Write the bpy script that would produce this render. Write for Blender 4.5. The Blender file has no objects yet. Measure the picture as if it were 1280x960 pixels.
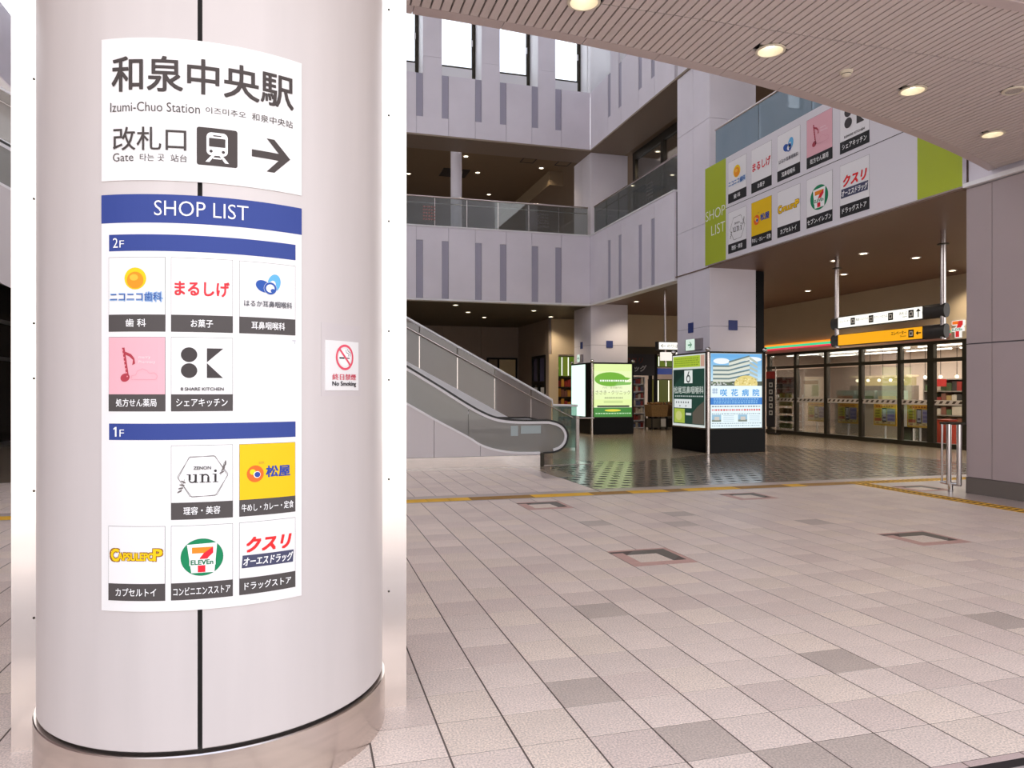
import bpy, bmesh, math, random
from mathutils import Vector
random.seed(7)
S = bpy.context.scene
COL = S.collection
PI = math.pi

# ------------------------------------------------------------------ camera
TH = 0.277                                   # heading, turned right of the building's long axis
cam_d = bpy.data.cameras.new('camera')
cam_d.sensor_width = 36.0
cam_d.lens = 36.0 * 910.0 / 1280.0
cam_d.shift_y = 8.0 / 1280.0
cam_d.clip_end = 300
cam = bpy.data.objects.new('camera', cam_d)
cam.location = (0, 0, 1.5)
cam.rotation_euler = (PI / 2, 0, -TH)
COL.objects.link(cam)
S.camera = cam

# ------------------------------------------------------------------ sky
W = bpy.data.worlds.new('sky')
S.world = W
W.use_nodes = True
nt = W.node_tree
nt.nodes.clear()
wo = nt.nodes.new('ShaderNodeOutputWorld')
bg = nt.nodes.new('ShaderNodeBackground')
tc = nt.nodes.new('ShaderNodeTexCoord')
sep = nt.nodes.new('ShaderNodeSeparateXYZ')
rp = nt.nodes.new('ShaderNodeValToRGB')
rp.color_ramp.elements[0].position = 0.0
rp.color_ramp.elements[0].color = (1.0, 0.93, 0.87, 1)
rp.color_ramp.elements[1].position = 1.0
rp.color_ramp.elements[1].color = (0.62, 0.72, 1.0, 1)
nz = nt.nodes.new('ShaderNodeTexNoise')
nz.inputs['Scale'].default_value = 3.0
nz.inputs['Detail'].default_value = 5.0
cr = nt.nodes.new('ShaderNodeValToRGB')
cr.color_ramp.elements[0].position = 0.42
cr.color_ramp.elements[1].position = 0.62
mx = nt.nodes.new('ShaderNodeMixRGB')
mx.inputs['Color2'].default_value = (0.97, 0.97, 1.0, 1)
L = nt.links.new
L(tc.outputs['Generated'], sep.inputs[0])
L(sep.outputs['Z'], rp.inputs['Fac'])
L(tc.outputs['Generated'], nz.inputs['Vector'])
L(nz.outputs['Fac'], cr.inputs['Fac'])
L(cr.outputs['Color'], mx.inputs['Fac'])
L(rp.outputs['Color'], mx.inputs['Color1'])
L(mx.outputs['Color'], bg.inputs['Color'])
L(bg.outputs['Background'], wo.inputs['Surface'])
bg.inputs['Strength'].default_value = 1.6

S.view_settings.view_transform = 'Standard'
S.view_settings.look = 'None'
S.view_settings.gamma = 1.0
S.view_settings.use_curve_mapping = False
S.view_settings.exposure = 0.5

sun_d = bpy.data.lights.new('sun', 'SUN')
sun_d.energy = 4.0
sun_d.angle = math.radians(1.5)
sun_d.color = (1.0, 0.95, 0.88)
sun = bpy.data.objects.new('sun', sun_d)
sun.rotation_euler = Vector((-0.25, 0.2, 0.95)).to_track_quat('Z', 'Y').to_euler()
COL.objects.link(sun)


# ------------------------------------------------------------------ materials
def lin(c):
    return tuple((x / 255 / 12.92) if x / 255 <= 0.04045 else ((x / 255 + 0.055) / 1.055) ** 2.4 for x in c)


MATS = {}


def mat(name, rgb, rough=0.6, metal=0.0, spec=0.5, var=0.0, scale=8.0, bump=0.0, speck=0.0, speck_scale=400.0, stretch=None, rand=0.0):
    """plain surface colour (sRGB 0-255) with optional mottling, fine speckle, relief and a per-object tone shift"""
    if name in MATS:
        return MATS[name]
    m = bpy.data.materials.new(name)
    m.use_nodes = True
    t = m.node_tree
    b = t.nodes['Principled BSDF']
    col = (*lin(rgb), 1)
    b.inputs['Base Color'].default_value = col
    b.inputs['Roughness'].default_value = rough
    b.inputs['Metallic'].default_value = metal
    b.inputs['Specular IOR Level'].default_value = spec
    last = None

    def modulate(fac_socket, lo, hi):
        nonlocal last
        mr = t.nodes.new('ShaderNodeMapRange')
        mr.inputs['To Min'].default_value = lo
        mr.inputs['To Max'].default_value = hi
        t.links.new(fac_socket, mr.inputs['Value'])
        v = t.nodes.new('ShaderNodeVectorMath')
        v.operation = 'SCALE'
        if last is None:
            v.inputs[0].default_value = col[:3]
        else:
            t.links.new(last, v.inputs[0])
        t.links.new(mr.outputs[0], v.inputs['Scale'])
        last = v.outputs[0]
        return mr

    if var or speck or bump:
        g = t.nodes.new('ShaderNodeTexCoord')
        mp = t.nodes.new('ShaderNodeMapping')
        if stretch:
            mp.inputs['Scale'].default_value = stretch
        t.links.new(g.outputs['Object'], mp.inputs['Vector'])
    if var:
        n = t.nodes.new('ShaderNodeTexNoise')
        n.inputs['Scale'].default_value = scale
        n.inputs['Detail'].default_value = 4
        t.links.new(mp.outputs[0], n.inputs['Vector'])
        mr = modulate(n.outputs['Fac'], 1 - var, 1 + var)
        mr.inputs['From Min'].default_value = 0.3
        mr.inputs['From Max'].default_value = 0.7
    if speck or bump:
        n2 = t.nodes.new('ShaderNodeTexNoise')
        n2.inputs['Scale'].default_value = speck_scale
        n2.inputs['Detail'].default_value = 2
        t.links.new(mp.outputs[0], n2.inputs['Vector'])
        if speck:
            mr = modulate(n2.outputs['Fac'], 1 - speck, 1 + speck)
            mr.inputs['From Min'].default_value = 0.35
            mr.inputs['From Max'].default_value = 0.65
        if bump:
            bp = t.nodes.new('ShaderNodeBump')
            bp.inputs['Strength'].default_value = bump
            bp.inputs['Distance'].default_value = 0.002
            t.links.new(n2.outputs['Fac'], bp.inputs['Height'])
            t.links.new(bp.outputs[0], b.inputs['Normal'])
    if rand:
        oi = t.nodes.new('ShaderNodeObjectInfo')
        modulate(oi.outputs['Random'], 1 - rand, 1 + rand)
    if last is not None:
        t.links.new(last, b.inputs['Base Color'])
    MATS[name] = m
    return m


def glow(rgb, strength=1.0):
    k = 'lit_%d_%d_%d_%d' % (*rgb, int(strength * 100))
    if k in MATS:
        return MATS[k]
    m = bpy.data.materials.new(k)
    m.use_nodes = True
    t = m.node_tree
    b = t.nodes['Principled BSDF']
    c = (*lin(rgb), 1)
    b.inputs['Base Color'].default_value = (0.02, 0.02, 0.02, 1)
    b.inputs['Roughness'].default_value = 0.3
    b.inputs['Emission Color'].default_value = c
    b.inputs['Emission Strength'].default_value = strength * (0.70 if strength < 2 else 1.0)
    MATS[k] = m
    return m


def ink(rgb):
    return mat('print_%d_%d_%d' % rgb, rgb, rough=0.55, spec=0.35)


def glass(name, tint, refl=0.08, diffuse=0.0, diffuse_rgb=(200, 205, 210)):
    if name in MATS:
        return MATS[name]
    m = bpy.data.materials.new(name)
    m.use_nodes = True
    t = m.node_tree
    t.nodes.clear()
    o = t.nodes.new('ShaderNodeOutputMaterial')
    tr = t.nodes.new('ShaderNodeBsdfTransparent')
    tr.inputs['Color'].default_value = (*tint, 1)
    gl = t.nodes.new('ShaderNodeBsdfGlossy')
    gl.inputs['Roughness'].default_value = 0.02
    fr = t.nodes.new('ShaderNodeLayerWeight')
    fr.inputs['Blend'].default_value = 0.25
    mr = t.nodes.new('ShaderNodeMapRange')
    mr.inputs['To Min'].default_value = refl
    mr.inputs['To Max'].default_value = 0.75
    mx1 = t.nodes.new('ShaderNodeMixShader')
    t.links.new(fr.outputs['Fresnel'], mr.inputs['Value'])
    t.links.new(mr.outputs[0], mx1.inputs[0])
    t.links.new(tr.outputs[0], mx1.inputs[1])
    t.links.new(gl.outputs[0], mx1.inputs[2])
    last = mx1
    if diffuse:  # mixes one even diffuse colour into the whole pane
        df = t.nodes.new('ShaderNodeBsdfDiffuse')
        df.inputs['Color'].default_value = (*lin(diffuse_rgb), 1)
        mx2 = t.nodes.new('ShaderNodeMixShader')
        mx2.inputs[0].default_value = diffuse
        t.links.new(mx1.outputs[0], mx2.inputs[1])
        t.links.new(df.outputs[0], mx2.inputs[2])
        last = mx2
    t.links.new(last.outputs[0], o.inputs['Surface'])
    MATS[name] = m
    return m


# ------------------------------------------------------------------ mesh builders
class MB:
    """collects shapes in world coordinates; build() links them as ONE mesh object"""

    solid = True

    def __init__(self):
        self.v, self.f, self.m, self.mats = [], [], [], []

    def mi(self, m):
        if m is None:
            return 0
        if m not in self.mats:
            self.mats.append(m)
        return self.mats.index(m)

    def add(self, vs, fs, m=None):
        o = len(self.v)
        self.v += [tuple(p) for p in vs]
        k = self.mi(m)
        for f in fs:
            self.f.append([i + o for i in f])
            self.m.append(k)
        return self

    def box(self, x0, x1, y0, y1, z0, z1, m=None):
        x0, x1 = min(x0, x1), max(x0, x1)
        y0, y1 = min(y0, y1), max(y0, y1)
        z0, z1 = min(z0, z1), max(z0, z1)
        vs = [(x, y, z) for z in (z0, z1) for y in (y0, y1) for x in (x0, x1)]
        return self.add(vs, [(0, 2, 3, 1), (4, 5, 7, 6), (0, 1, 5, 4), (2, 6, 7, 3), (0, 4, 6, 2), (1, 3, 7, 5)], m)

    def prism(self, poly, place, d0, d1, m=None):
        """2-D polygon (u, v) pushed from depth d0 to d1; place(u, v, d) gives the world point"""
        n = len(poly)
        vs = [place(u, v, d0) for u, v in poly] + [place(u, v, d1) for u, v in poly]
        fs = [list(range(n))[::-1], [n + i for i in range(n)]]
        fs += [(i, (i + 1) % n, n + (i + 1) % n, n + i) for i in range(n)]
        return self.add(vs, fs, m)

    def tube(self, pts, r, n=10, m=None, caps=True):
        pts = [Vector(p) for p in pts]
        vs, up0 = [], None
        for i, p in enumerate(pts):
            d = (pts[min(i + 1, len(pts) - 1)] - pts[max(i - 1, 0)]).normalized()
            a = Vector((0, 0, 1)) if abs(d.z) < 0.9 else Vector((1, 0, 0))
            s = d.cross(a).normalized()
            if up0 is not None and s.dot(up0) < 0:
                s = -s
            up0 = s
            t = d.cross(s)
            for k in range(n):
                w = 2 * PI * k / n
                vs.append(p + r * (math.cos(w) * s + math.sin(w) * t))
        fs = []
        for i in range(len(pts) - 1):
            for k in range(n):
                fs.append((i * n + k, i * n + (k + 1) % n, (i + 1) * n + (k + 1) % n, (i + 1) * n + k))
        if caps:
            fs.append(list(range(n))[::-1])
            fs.append([(len(pts) - 1) * n + k for k in range(n)])
        return self.add(vs, fs, m)

    def lathe(self, cx, cy, prof, n=24, m=None, a0=0.0, a1=2 * PI):
        """profile [(radius, z)] turned about the vertical through (cx, cy)"""
        full = abs(a1 - a0 - 2 * PI) < 1e-6
        k = n if full else n + 1
        vs = [(cx + r * math.sin(a0 + (a1 - a0) * i / n), cy - r * math.cos(a0 + (a1 - a0) * i / n), z) for r, z in prof for i in range(k)]
        fs = []
        for j in range(len(prof) - 1):
            for i in range(n):
                b = (i + 1) % k
                fs.append((j * k + i, j * k + b, (j + 1) * k + b, (j + 1) * k + i))
        return self.add(vs, fs, m)

    def ball(self, c, r, m=None, n=12):
        prof = [(r * math.sin(PI * i / 8), c[2] - r * math.cos(PI * i / 8)) for i in range(9)]
        return self.lathe(c[0], c[1], prof, n, m)

    def build(self, name, m=None, parent=None, smooth=False):
        me = bpy.data.meshes.new(name)
        o = origin(parent)
        me.from_pydata([(x - o[0], y - o[1], z - o[2]) for x, y, z in self.v], [], self.f)
        if self.solid:
            bm = bmesh.new()
            bm.from_mesh(me)
            bmesh.ops.recalc_face_normals(bm, faces=bm.faces)
            bm.to_mesh(me)
            bm.free()
        mats = self.mats if self.mats else [m]
        for q in mats:
            me.materials.append(q)
        if len(mats) > 1:
            me.polygons.foreach_set('material_index', self.m)
        if smooth:
            me.polygons.foreach_set('use_smooth', [True] * len(me.polygons))
            try:
                me.set_sharp_from_angle(angle=math.radians(40))
            except Exception:
                pass
        me.update()
        ob = bpy.data.objects.new(name, me)
        COL.objects.link(ob)
        if parent is not None:
            ob.parent = parent
        return ob


def origin(p):
    o = [0.0, 0.0, 0.0]
    while p is not None:
        o = [o[i] + p.location[i] for i in range(3)]
        p = p.parent
    return o


def tag(o, label, cat=None, group=None, kind=None):
    o['label'] = label
    if cat:
        o['category'] = cat
    if group:
        o['group'] = group
    if kind:
        o['kind'] = kind
    return o


def thing(name, label, cat, loc, group=None, kind=None):
    o = bpy.data.objects.new(name, None)
    o.empty_display_size = 0.1
    o.location = loc
    COL.objects.link(o)
    return tag(o, label, cat, group, kind)


def dup(o, loc, label=None, parent=None):
    """a copy of a thing with copies of its parts and sub-parts, mesh data shared"""
    c = o.copy()
    COL.objects.link(c)
    c.location = loc
    if label:
        c['label'] = label
    for ch in list(o.children):
        d = ch.copy()
        COL.objects.link(d)
        d.parent = c
        for g in list(ch.children):
            e = g.copy()
            COL.objects.link(e)
            e.parent = d
    return c


def bx(name, x0, x1, y0, y1, z0, z1, m, parent=None):
    return MB().box(x0, x1, y0, y1, z0, z1).build(name, m, parent)


# ------------------------------------------------------------------ flat print: lettering and marks
TXT = {}


def text_shape(s, bold=0.0):
    """triangles of a line of type, bounding box moved to (0, 0)-(w, h)"""
    k = (s, bold)
    if k not in TXT:
        cu = bpy.data.curves.new('type', 'FONT')
        cu.body = s
        cu.size = 1.0
        cu.resolution_u = 3
        cu.offset = bold
        cu.fill_mode = 'FRONT'
        ob = bpy.data.objects.new('type', cu)
        COL.objects.link(ob)
        dg = bpy.context.evaluated_depsgraph_get()
        me = bpy.data.meshes.new_from_object(ob.evaluated_get(dg))
        vs = [(v.co.x, v.co.y) for v in me.vertices]
        fs = [list(p.vertices) for p in me.polygons]
        bpy.data.objects.remove(ob)
        bpy.data.curves.remove(cu)
        bpy.data.meshes.remove(me)
        if not vs:
            vs, fs = [(0, 0), (1, 0), (1, 1)], []
        x0, y0 = min(v[0] for v in vs), min(v[1] for v in vs)
        vs = [(a - x0, b - y0) for a, b in vs]
        TXT[k] = (vs, fs, max(v[0] for v in vs) or 1, max(v[1] for v in vs) or 1)
    return TXT[k]


class Print(MB):
    """flat shapes laid on a surface; place(u, v, d) puts a point of the sheet in the world, d above the sheet"""

    solid = False

    def __init__(self, place, d=0.0, step=0.0):
        super().__init__()
        self.place, self.d, self.step = place, d, step

    def strips(self, pts):
        """cuts a polygon into narrow upright strips so that it can follow a curved sheet"""
        lo, hi = min(q[0] for q in pts), max(q[0] for q in pts)
        if not self.step or hi - lo <= self.step:
            return [pts]
        out, n = [], int(math.ceil((hi - lo) / self.step))
        for i in range(n):
            c = list(pts)
            for lim, sg in ((lo + (hi - lo) * i / n, 1), (lo + (hi - lo) * (i + 1) / n, -1)):
                r = []
                for p, q in zip(c, c[1:] + c[:1]):
                    a, b = sg * (p[0] - lim), sg * (q[0] - lim)
                    if a >= 0:
                        r.append(p)
                    if a * b < 0:
                        t = a / (a - b)
                        r.append((lim, p[1] + (q[1] - p[1]) * t))
                c = r
                if len(c) < 3:
                    break
            if len(c) >= 3:
                out.append(c)
        return out

    def poly(self, pts, m, d=None):
        dd = self.d if d is None else d
        for s in self.strips([tuple(q) for q in pts]):
            self.add([self.place(u, v, dd) for u, v in s], [list(range(len(s)))], m)
        return self

    def rect(self, u0, v0, u1, v1, m, d=None, n=1):
        dd = self.d if d is None else d
        if self.step and n == 1:
            n = max(1, int(math.ceil(abs(u1 - u0) / self.step)))
        vs, fs = [], []
        for i in range(n + 1):
            u = u0 + (u1 - u0) * i / n
            vs += [self.place(u, v0, dd), self.place(u, v1, dd)]
        for i in range(n):
            fs.append((2 * i, 2 * i + 2, 2 * i + 3, 2 * i + 1))
        return self.add(vs, fs, m)

    def oval(self, u, v, ru, rv, m, d=None, n=24, rot=0.0):
        c, s = math.cos(rot), math.sin(rot)
        pts = []
        for i in range(n):
            a, b = ru * math.cos(2 * PI * i / n), rv * math.sin(2 * PI * i / n)
            pts.append((u + a * c - b * s, v + a * s + b * c))
        return self.poly(pts, m, d)

    def ring(self, u, v, r0, r1, m, d=None, n=28, aspect=1.0):
        dd = self.d if d is None else d
        vs, fs = [], []
        for i in range(n):
            a = 2 * PI * i / n
            for r in (r0, r1):
                vs.append(self.place(u + r * math.cos(a), v + r * aspect * math.sin(a), dd))
        for i in range(n):
            j = (i + 1) % n
            fs.append((2 * i, 2 * i + 1, 2 * j + 1, 2 * j))
        return self.add(vs, fs, m)

    def line(self, pts, w, m, d=None, closed=False):
        q = list(pts) + ([pts[0]] if closed else [])
        for (a, b), (c, e) in zip(q[:-1], q[1:]):
            l = math.hypot(c - a, e - b) or 1e-6
            nx, ny = -(e - b) / l * w / 2, (c - a) / l * w / 2
            self.poly([(a + nx, b + ny), (a - nx, b - ny), (c - nx, e - ny), (c + nx, e + ny)], m, d)
        return self

    def text(self, s, u0, v0, u1, v1, m, d=None, bold=0.0, shear=0.0, fit='stretch'):
        """a line of type set into the rectangle (u0, v0)-(u1, v1)"""
        dd = self.d if d is None else d
        cjk = any(ord(ch) > 0x2E00 for ch in s)
        shifts = [(0, 0)]
        if bold > 0 or (cjk and bold < 0):
            b_ = bold * 0.9
            if bold > 0:
                shifts = [(-b_, -b_), (b_, -b_), (-b_, b_), (b_, b_), (0, 0)]
            bold = 0.0
        vs, fs, w, h = text_shape(s, bold)
        sx, sy = (u1 - u0) / (w + shear * h), (v1 - v0) / h
        if fit == 'keep':
            k = min(sx, sy)
            u0 += (u1 - u0 - k * w) / 2
            v0 += (v1 - v0 - k * h) / 2
            sx = sy = k
        k_ = sy if not cjk else min(sx, sy)
        for n_, (du, dv) in enumerate(shifts):
            pos = [(u0 + (x + shear * y) * sx + du * k_, v0 + y * sy + dv * k_) for x, y in vs]
            if not self.step:
                self.add([self.place(x, y, dd + n_ * 0.0004) for x, y in pos], fs, m)
            else:
                for f in fs:
                    self.poly([pos[i] for i in f], m, dd + n_ * 0.0003)
        return self


# ------------------------------------------------------------------ shared materials
M_TILE = [mat('granite tile', (236, 219, 207), 0.42, speck=0.22, speck_scale=110, var=0.05, scale=3, rand=0.06),
          mat('granite tile warm', (238, 221, 206), 0.45, speck=0.24, speck_scale=110, var=0.05, scale=3, rand=0.05),
          mat('granite tile dull', (229, 211, 200), 0.42, speck=0.22, speck_scale=110, var=0.05, scale=3, rand=0.05),
          mat('granite tile grey', (200, 185, 174), 0.45, speck=0.2, speck_scale=110, var=0.06, scale=3, rand=0.04)]
M_GROUT = mat('grout', (104, 92, 86), 0.9)
M_STEEL = mat('brushed steel', (214, 205, 199), 0.22, 1.0, var=0.06, scale=3, stretch=(1, 1, 14))
M_PLATE = mat('bright steel plate', (246, 240, 234), 0.2, 1.0, var=0.05, scale=1.6, stretch=(1, 1, 6))
M_CHROME = mat('chrome', (215, 212, 210), 0.14, 1.0)
M_DARKSTEEL = mat('dark anodised frame', (62, 57, 48), 0.4, 0.6)
M_PANEL = mat('wall panel', (230, 225, 234), 0.55, var=0.04, scale=0.9, rand=0.02)
M_STRIP = mat('grey inset strip', (170, 167, 185), 0.6, rand=0.02)
M_JOINT = mat('joint shadow gap', (120, 116, 125), 0.8)
M_WHITE = mat('white trim', (240, 239, 242), 0.5)
M_BLACK = mat('black cabinet', (12, 11, 11), 0.45, spec=0.15)
M_COLP = mat('pillar panel', (207, 200, 198), 0.36, spec=0.5, var=0.03, scale=1.3, stretch=(6, 6, 0.6))
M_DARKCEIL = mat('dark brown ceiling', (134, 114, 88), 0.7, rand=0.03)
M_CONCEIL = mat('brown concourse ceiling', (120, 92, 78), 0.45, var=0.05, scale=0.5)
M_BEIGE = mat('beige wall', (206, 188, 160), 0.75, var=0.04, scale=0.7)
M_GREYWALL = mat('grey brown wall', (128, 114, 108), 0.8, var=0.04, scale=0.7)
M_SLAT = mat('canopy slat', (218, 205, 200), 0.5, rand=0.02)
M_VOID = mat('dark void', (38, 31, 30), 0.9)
M_CLEAR = glass('clear pane', (0.93, 0.95, 0.95), 0.05)
M_RAILGL = glass('balustrade pane', (0.80, 0.84, 0.84), 0.07, 0.16, (150, 152, 152))
M_BLUEGL = glass('bluish balustrade pane', (0.72, 0.82, 0.88), 0.12, 0.42, (165, 186, 200))
M_ESCGL = glass('escalator pane', (0.74, 0.75, 0.73), 0.08, 0.46, (172, 170, 165))
M_SKYGL = glass('window pane', (0.95, 0.98, 1.0), 0.02)

GX, GY, GS = 0.57, 4.157, 0.3043             # tile grid: one joint crossing and the pitch


# ------------------------------------------------------------------ floor
floor = bx('floor', -12, 24, -9, 36, -0.3, -0.0016, M_GROUT)
tag(floor, 'pale speckled square tile floor of the hall with dark joints', 'floor', kind='structure')

DARK_SPOTS = [(719, 864), (871, 926), (965, 949), (1050, 824), (1074, 932), (1261, 782), (1245, 772), (1020, 651), (745, 652), (851, 654), (756, 760), (837, 643), (1030, 655)]


def floor_at(px, py):
    a, b = (px - 640) / 910, (488 - py) / 910
    t = -1.5 / b
    return (t * (math.sin(TH) + a * math.cos(TH)), t * (math.cos(TH) - a * math.sin(TH)))


dark_cells = {(math.floor((x - GX) / GS), math.floor((y - GY) / GS)) for x, y in (floor_at(*p) for p in DARK_SPOTS)}
ARROWS = [(7, 5), (17, 5), (7, 15), (17, 15), (27, 15)]
arrow_cells = {(i + a, j + b) for i, j in ARROWS for a in (0, 1) for b in (0, 1)}
PCX, PCY, PR = -0.354, 3.5, 0.704


def tile_verts(cx, cy):
    gx, gy = 0.0045, 0.0026
    return (cx - GS / 2 + gx, cx + GS / 2 - gx, cy - GS / 2 + gy, cy + GS / 2 - gy, -0.02, 0.0)


tile_mesh = []
for m_ in M_TILE:
    b_ = MB()
    x0, x1, y0, y1, z0, z1 = tile_verts(0, 0)
    e_ = 0.0006
    vs_ = [(x0, y0, z0), (x1, y0, z0), (x1, y1, z0), (x0, y1, z0), (x0, y0, z1 - e_), (x1, y0, z1 - e_), (x1, y1, z1 - e_), (x0, y1, z1 - e_),
           (x0 + e_, y0 + e_, z1), (x1 - e_, y0 + e_, z1), (x1 - e_, y1 - e_, z1), (x0 + e_, y1 - e_, z1)]
    b_.add(vs_, [(0, 1, 5, 4), (1, 2, 6, 5), (2, 3, 7, 6), (3, 0, 4, 7), (4, 5, 9, 8), (5, 6, 10, 9), (6, 7, 11, 10), (7, 4, 8, 11), (8, 9, 10, 11)])
    ob_ = b_.build('tile', m_, floor)
    tile_mesh.append(ob_.data)
    bpy.data.objects.remove(ob_)

cells = []
for i in range(-26, 30):
    for j in range(-6, 33):
        cx, cy = GX + (i + 0.5) * GS, GY + (j + 0.5) * GS
        if (i, j) in arrow_cells:
            continue
        if j >= 18 and not (j > 19 and cx < 3.85) and not (j > 19 and cx < 4.2 and cy < 11.9):
            continue                                    # the yellow line and the dark floor beyond
        if cx > 8.45 or (cy > 13.6 and cx > -7.5):
            continue
        if math.hypot(cx - PCX, cy - PCY) < 0.5:
            continue
        zc = cx * math.sin(TH) + cy * math.cos(TH)
        px = 640 + 910 * (cx * math.cos(TH) - cy * math.sin(TH)) / zc if zc > 0.5 else -999
        seen = zc > 0.5 and (505 < px < 1290 or -15 < px < 20)
        cells.append((0 if seen else 1, zc, i, j, cx, cy))
cells.sort()
field = MB()
for n, (hid, zc, i, j, cx, cy) in enumerate(cells):
    r = random.random()
    k = 3 if (i, j) in dark_cells else (0 if r < 0.5 else 1 if r < 0.74 else 2)
    if n < 300 and not hid:
        o = bpy.data.objects.new('tile', tile_mesh[k])
        COL.objects.link(o)
        o.parent = floor
        o.location = (cx, cy, random.uniform(-0.0006, 0.0006))
    else:
        field.box(*tile_verts(cx, cy), M_TILE[k])
field.build('tile_field', None, floor)['kind'] = 'stuff'

# inlaid arrow squares
M_BRICK = mat('red brown inlay', (208, 168, 156), 0.55, speck=0.1, speck_scale=120, var=0.05)
M_CHEV = mat('dark slate inlay', (112, 104, 95), 0.5, speck=0.12, speck_scale=120)
for n, (i, j) in enumerate(ARROWS):
    x, y, q = GX + i * GS, GY + j * GS, 2 * GS
    sq = MB()
    w_ = 0.115
    for (a, b, c, d) in ((0.004, 0.3, 0.004, w_), (0.304, q - 0.004, 0.004, w_), (0.004, w_, w_ + 0.003, q - w_), (q - 0.045, q - 0.004, w_ + 0.003, q - 0.045),
                         (0.004, 0.3, q - 0.045, q - 0.004), (0.304, q - 0.004, q - 0.042, q - 0.004)):
        sq.box(x + a, x + b, y + c, y + d, -0.02, 0.0005)
    fr = sq.build('arrow_inlay', M_BRICK, floor)
    P_ = lambda u, v, d: (x + u, y + v, d)
    MB().prism([(0.118, 0.41), (0.25, 0.558), (0.56, 0.558), (0.56, 0.25), (0.435, 0.118), (0.415, 0.41)][::-1], P_, -0.02, 0.0012).build('chevron', M_CHEV, fr)
    MB().prism([(0.118, 0.118), (0.43, 0.118), (0.411, 0.405), (0.118, 0.405)], P_, -0.02, 0.0008).build('centre_tile', M_TILE[1], fr)

# yellow guide line across the hall, one tile after another
M_YEL = mat('yellow guide tile', (242, 188, 40), 0.6, var=0.08, scale=5, rand=0.05)
M_YELWORN = mat('worn guide tile', (166, 124, 58), 0.7, var=0.15, scale=6, rand=0.05)
M_RIBDARK = mat('guide tile groove', (120, 84, 40), 0.8)
worn_x = {0: 0}
x = -7.4
n = 0
while x < 12.6:
    clean = (x < 2.05) or (2.85 < x < 3.75) or (4.55 < x < 5.0) or (5.4 < x < 6.25) or (7.05 < x < 7.4) or x > 8.3
    t_ = bx('guide_tile', x + 0.003, x + 0.297, 9.715, 9.99, -0.02, 0.001, M_YEL if clean else M_YELWORN, floor)
    if x > 8.3:
        rb = MB()
        for k in range(3):
            rb.box(x + 0.03 + k * 0.1, x + 0.065 + k * 0.1, 9.73, 9.975, 0.0, 0.003)
        rb.build('groove', M_RIBDARK, t_)['kind'] = 'stuff'
    x += 0.3
y = 9.4
while y > 1.5:
    t_ = bx('guide_tile', 8.455, 8.745, y + 0.003, y + 0.297, -0.02, 0.001, M_YEL, floor)
    rb = MB()
    for k in range(3):
        for s_ in range(2):
            rb.box(8.47 + s_ * 0.135, 8.47 + s_ * 0.135 + 0.12, y + 0.02 + k * 0.1 + s_ * 0.05, y + 0.055 + k * 0.1 + s_ * 0.05, 0.0, 0.003)
    rb.build('groove', M_RIBDARK, t_)['kind'] = 'stuff'
    y -= 0.3

# polished floors further in
M_POLISH = mat('polished warm stone', (146, 130, 112), 0.24, spec=0.6, var=0.07, scale=1.2)
M_PALEST = mat('pale smooth stone', (190, 174, 168), 0.3, var=0.04, scale=1.5)
md = bpy.data.materials.new('dark chequered polished tile')
md.use_nodes = True
t = md.node_tree
b = t.nodes['Principled BSDF']
g = t.nodes.new('ShaderNodeTexCoord')
sx_ = t.nodes.new('ShaderNodeSeparateXYZ')
t.links.new(g.outputs['Object'], sx_.inputs[0])


def mth(op, a, b_=None):
    n_ = t.nodes.new('ShaderNodeMath')
    n_.operation = op
    for k_, v_ in ((0, a), (1, b_)):
        if v_ is None:
            continue
        if isinstance(v_, (int, float)):
            n_.inputs[k_].default_value = v_
        else:
            t.links.new(v_, n_.inputs[k_])
    return n_.outputs[0]


row = mth('DIVIDE', sx_.outputs['Y'], 0.30)
uu = mth('ADD', mth('DIVIDE', sx_.outputs['X'], 0.24), mth('MULTIPLY', mth('FLOOR', row), 0.37))
dark = mth('MULTIPLY', mth('LESS_THAN', mth('FRACT', uu), 0.52), mth('LESS_THAN', mth('FRACT', row), 0.45))
mxc = t.nodes.new('ShaderNodeMixRGB')
mxc.inputs['Color1'].default_value = (*lin((126, 112, 99)), 1)
mxc.inputs['Color2'].default_value = (*lin((26, 24, 23)), 1)
t.links.new(dark, mxc.inputs['Fac'])
t.links.new(mxc.outputs[0], b.inputs['Base Color'])
rr = t.nodes.new('ShaderNodeMapRange')
rr.inputs['To Min'].default_value = 0.17
rr.inputs['To Max'].default_value = 0.45
t.links.new(dark, rr.inputs[0])
t.links.new(rr.outputs[0], b.inputs['Roughness'])
b.inputs['Specular IOR Level'].default_value = 0.7
fl = lambda u, v, d: (u, v, d)
MB().prism([(4.226, 10.3), (12.6, 10.3), (13.2, 12.4), (12.95, 14.7), (12.2, 17.4), (10.9, 17.3), (10.9, 15.0), (9.2, 15.3), (7.8, 14.5), (6.66, 14.05), (5.65, 14.5), (4.56, 13.55), (4.56, 11.9), (4.226, 11.9)], fl, -0.02, 0.0).build('chequered_field', md, floor)
b_ = MB()
b_.box(4.2225, 13.5, 9.995, 10.299, -0.02, -0.0006)
b_.box(3.86, 4.2, 9.995, 13.6, -0.02, -0.0008)
b_.box(-7.6, 3.86, 9.995, 10.24, -0.02, -0.0008)
b_.box(-7.6, 8.45, 9.64, 9.712, -0.02, -0.0008)
b_.build('pale_border', M_PALEST, floor)
b_ = MB()
b_.box(8.745, 9.35, 1.5, 8.72 + 0.0, -0.02, -0.0006)
b_.box(8.745, 8.78, 8.721, 9.712, -0.02, -0.0006)
b_.box(9.4005, 14, 8.4, 9.712, -0.02, -0.0006)
b_.box(8.7805, 9.4, 9.335, 9.712, -0.02, -0.0006)
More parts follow.
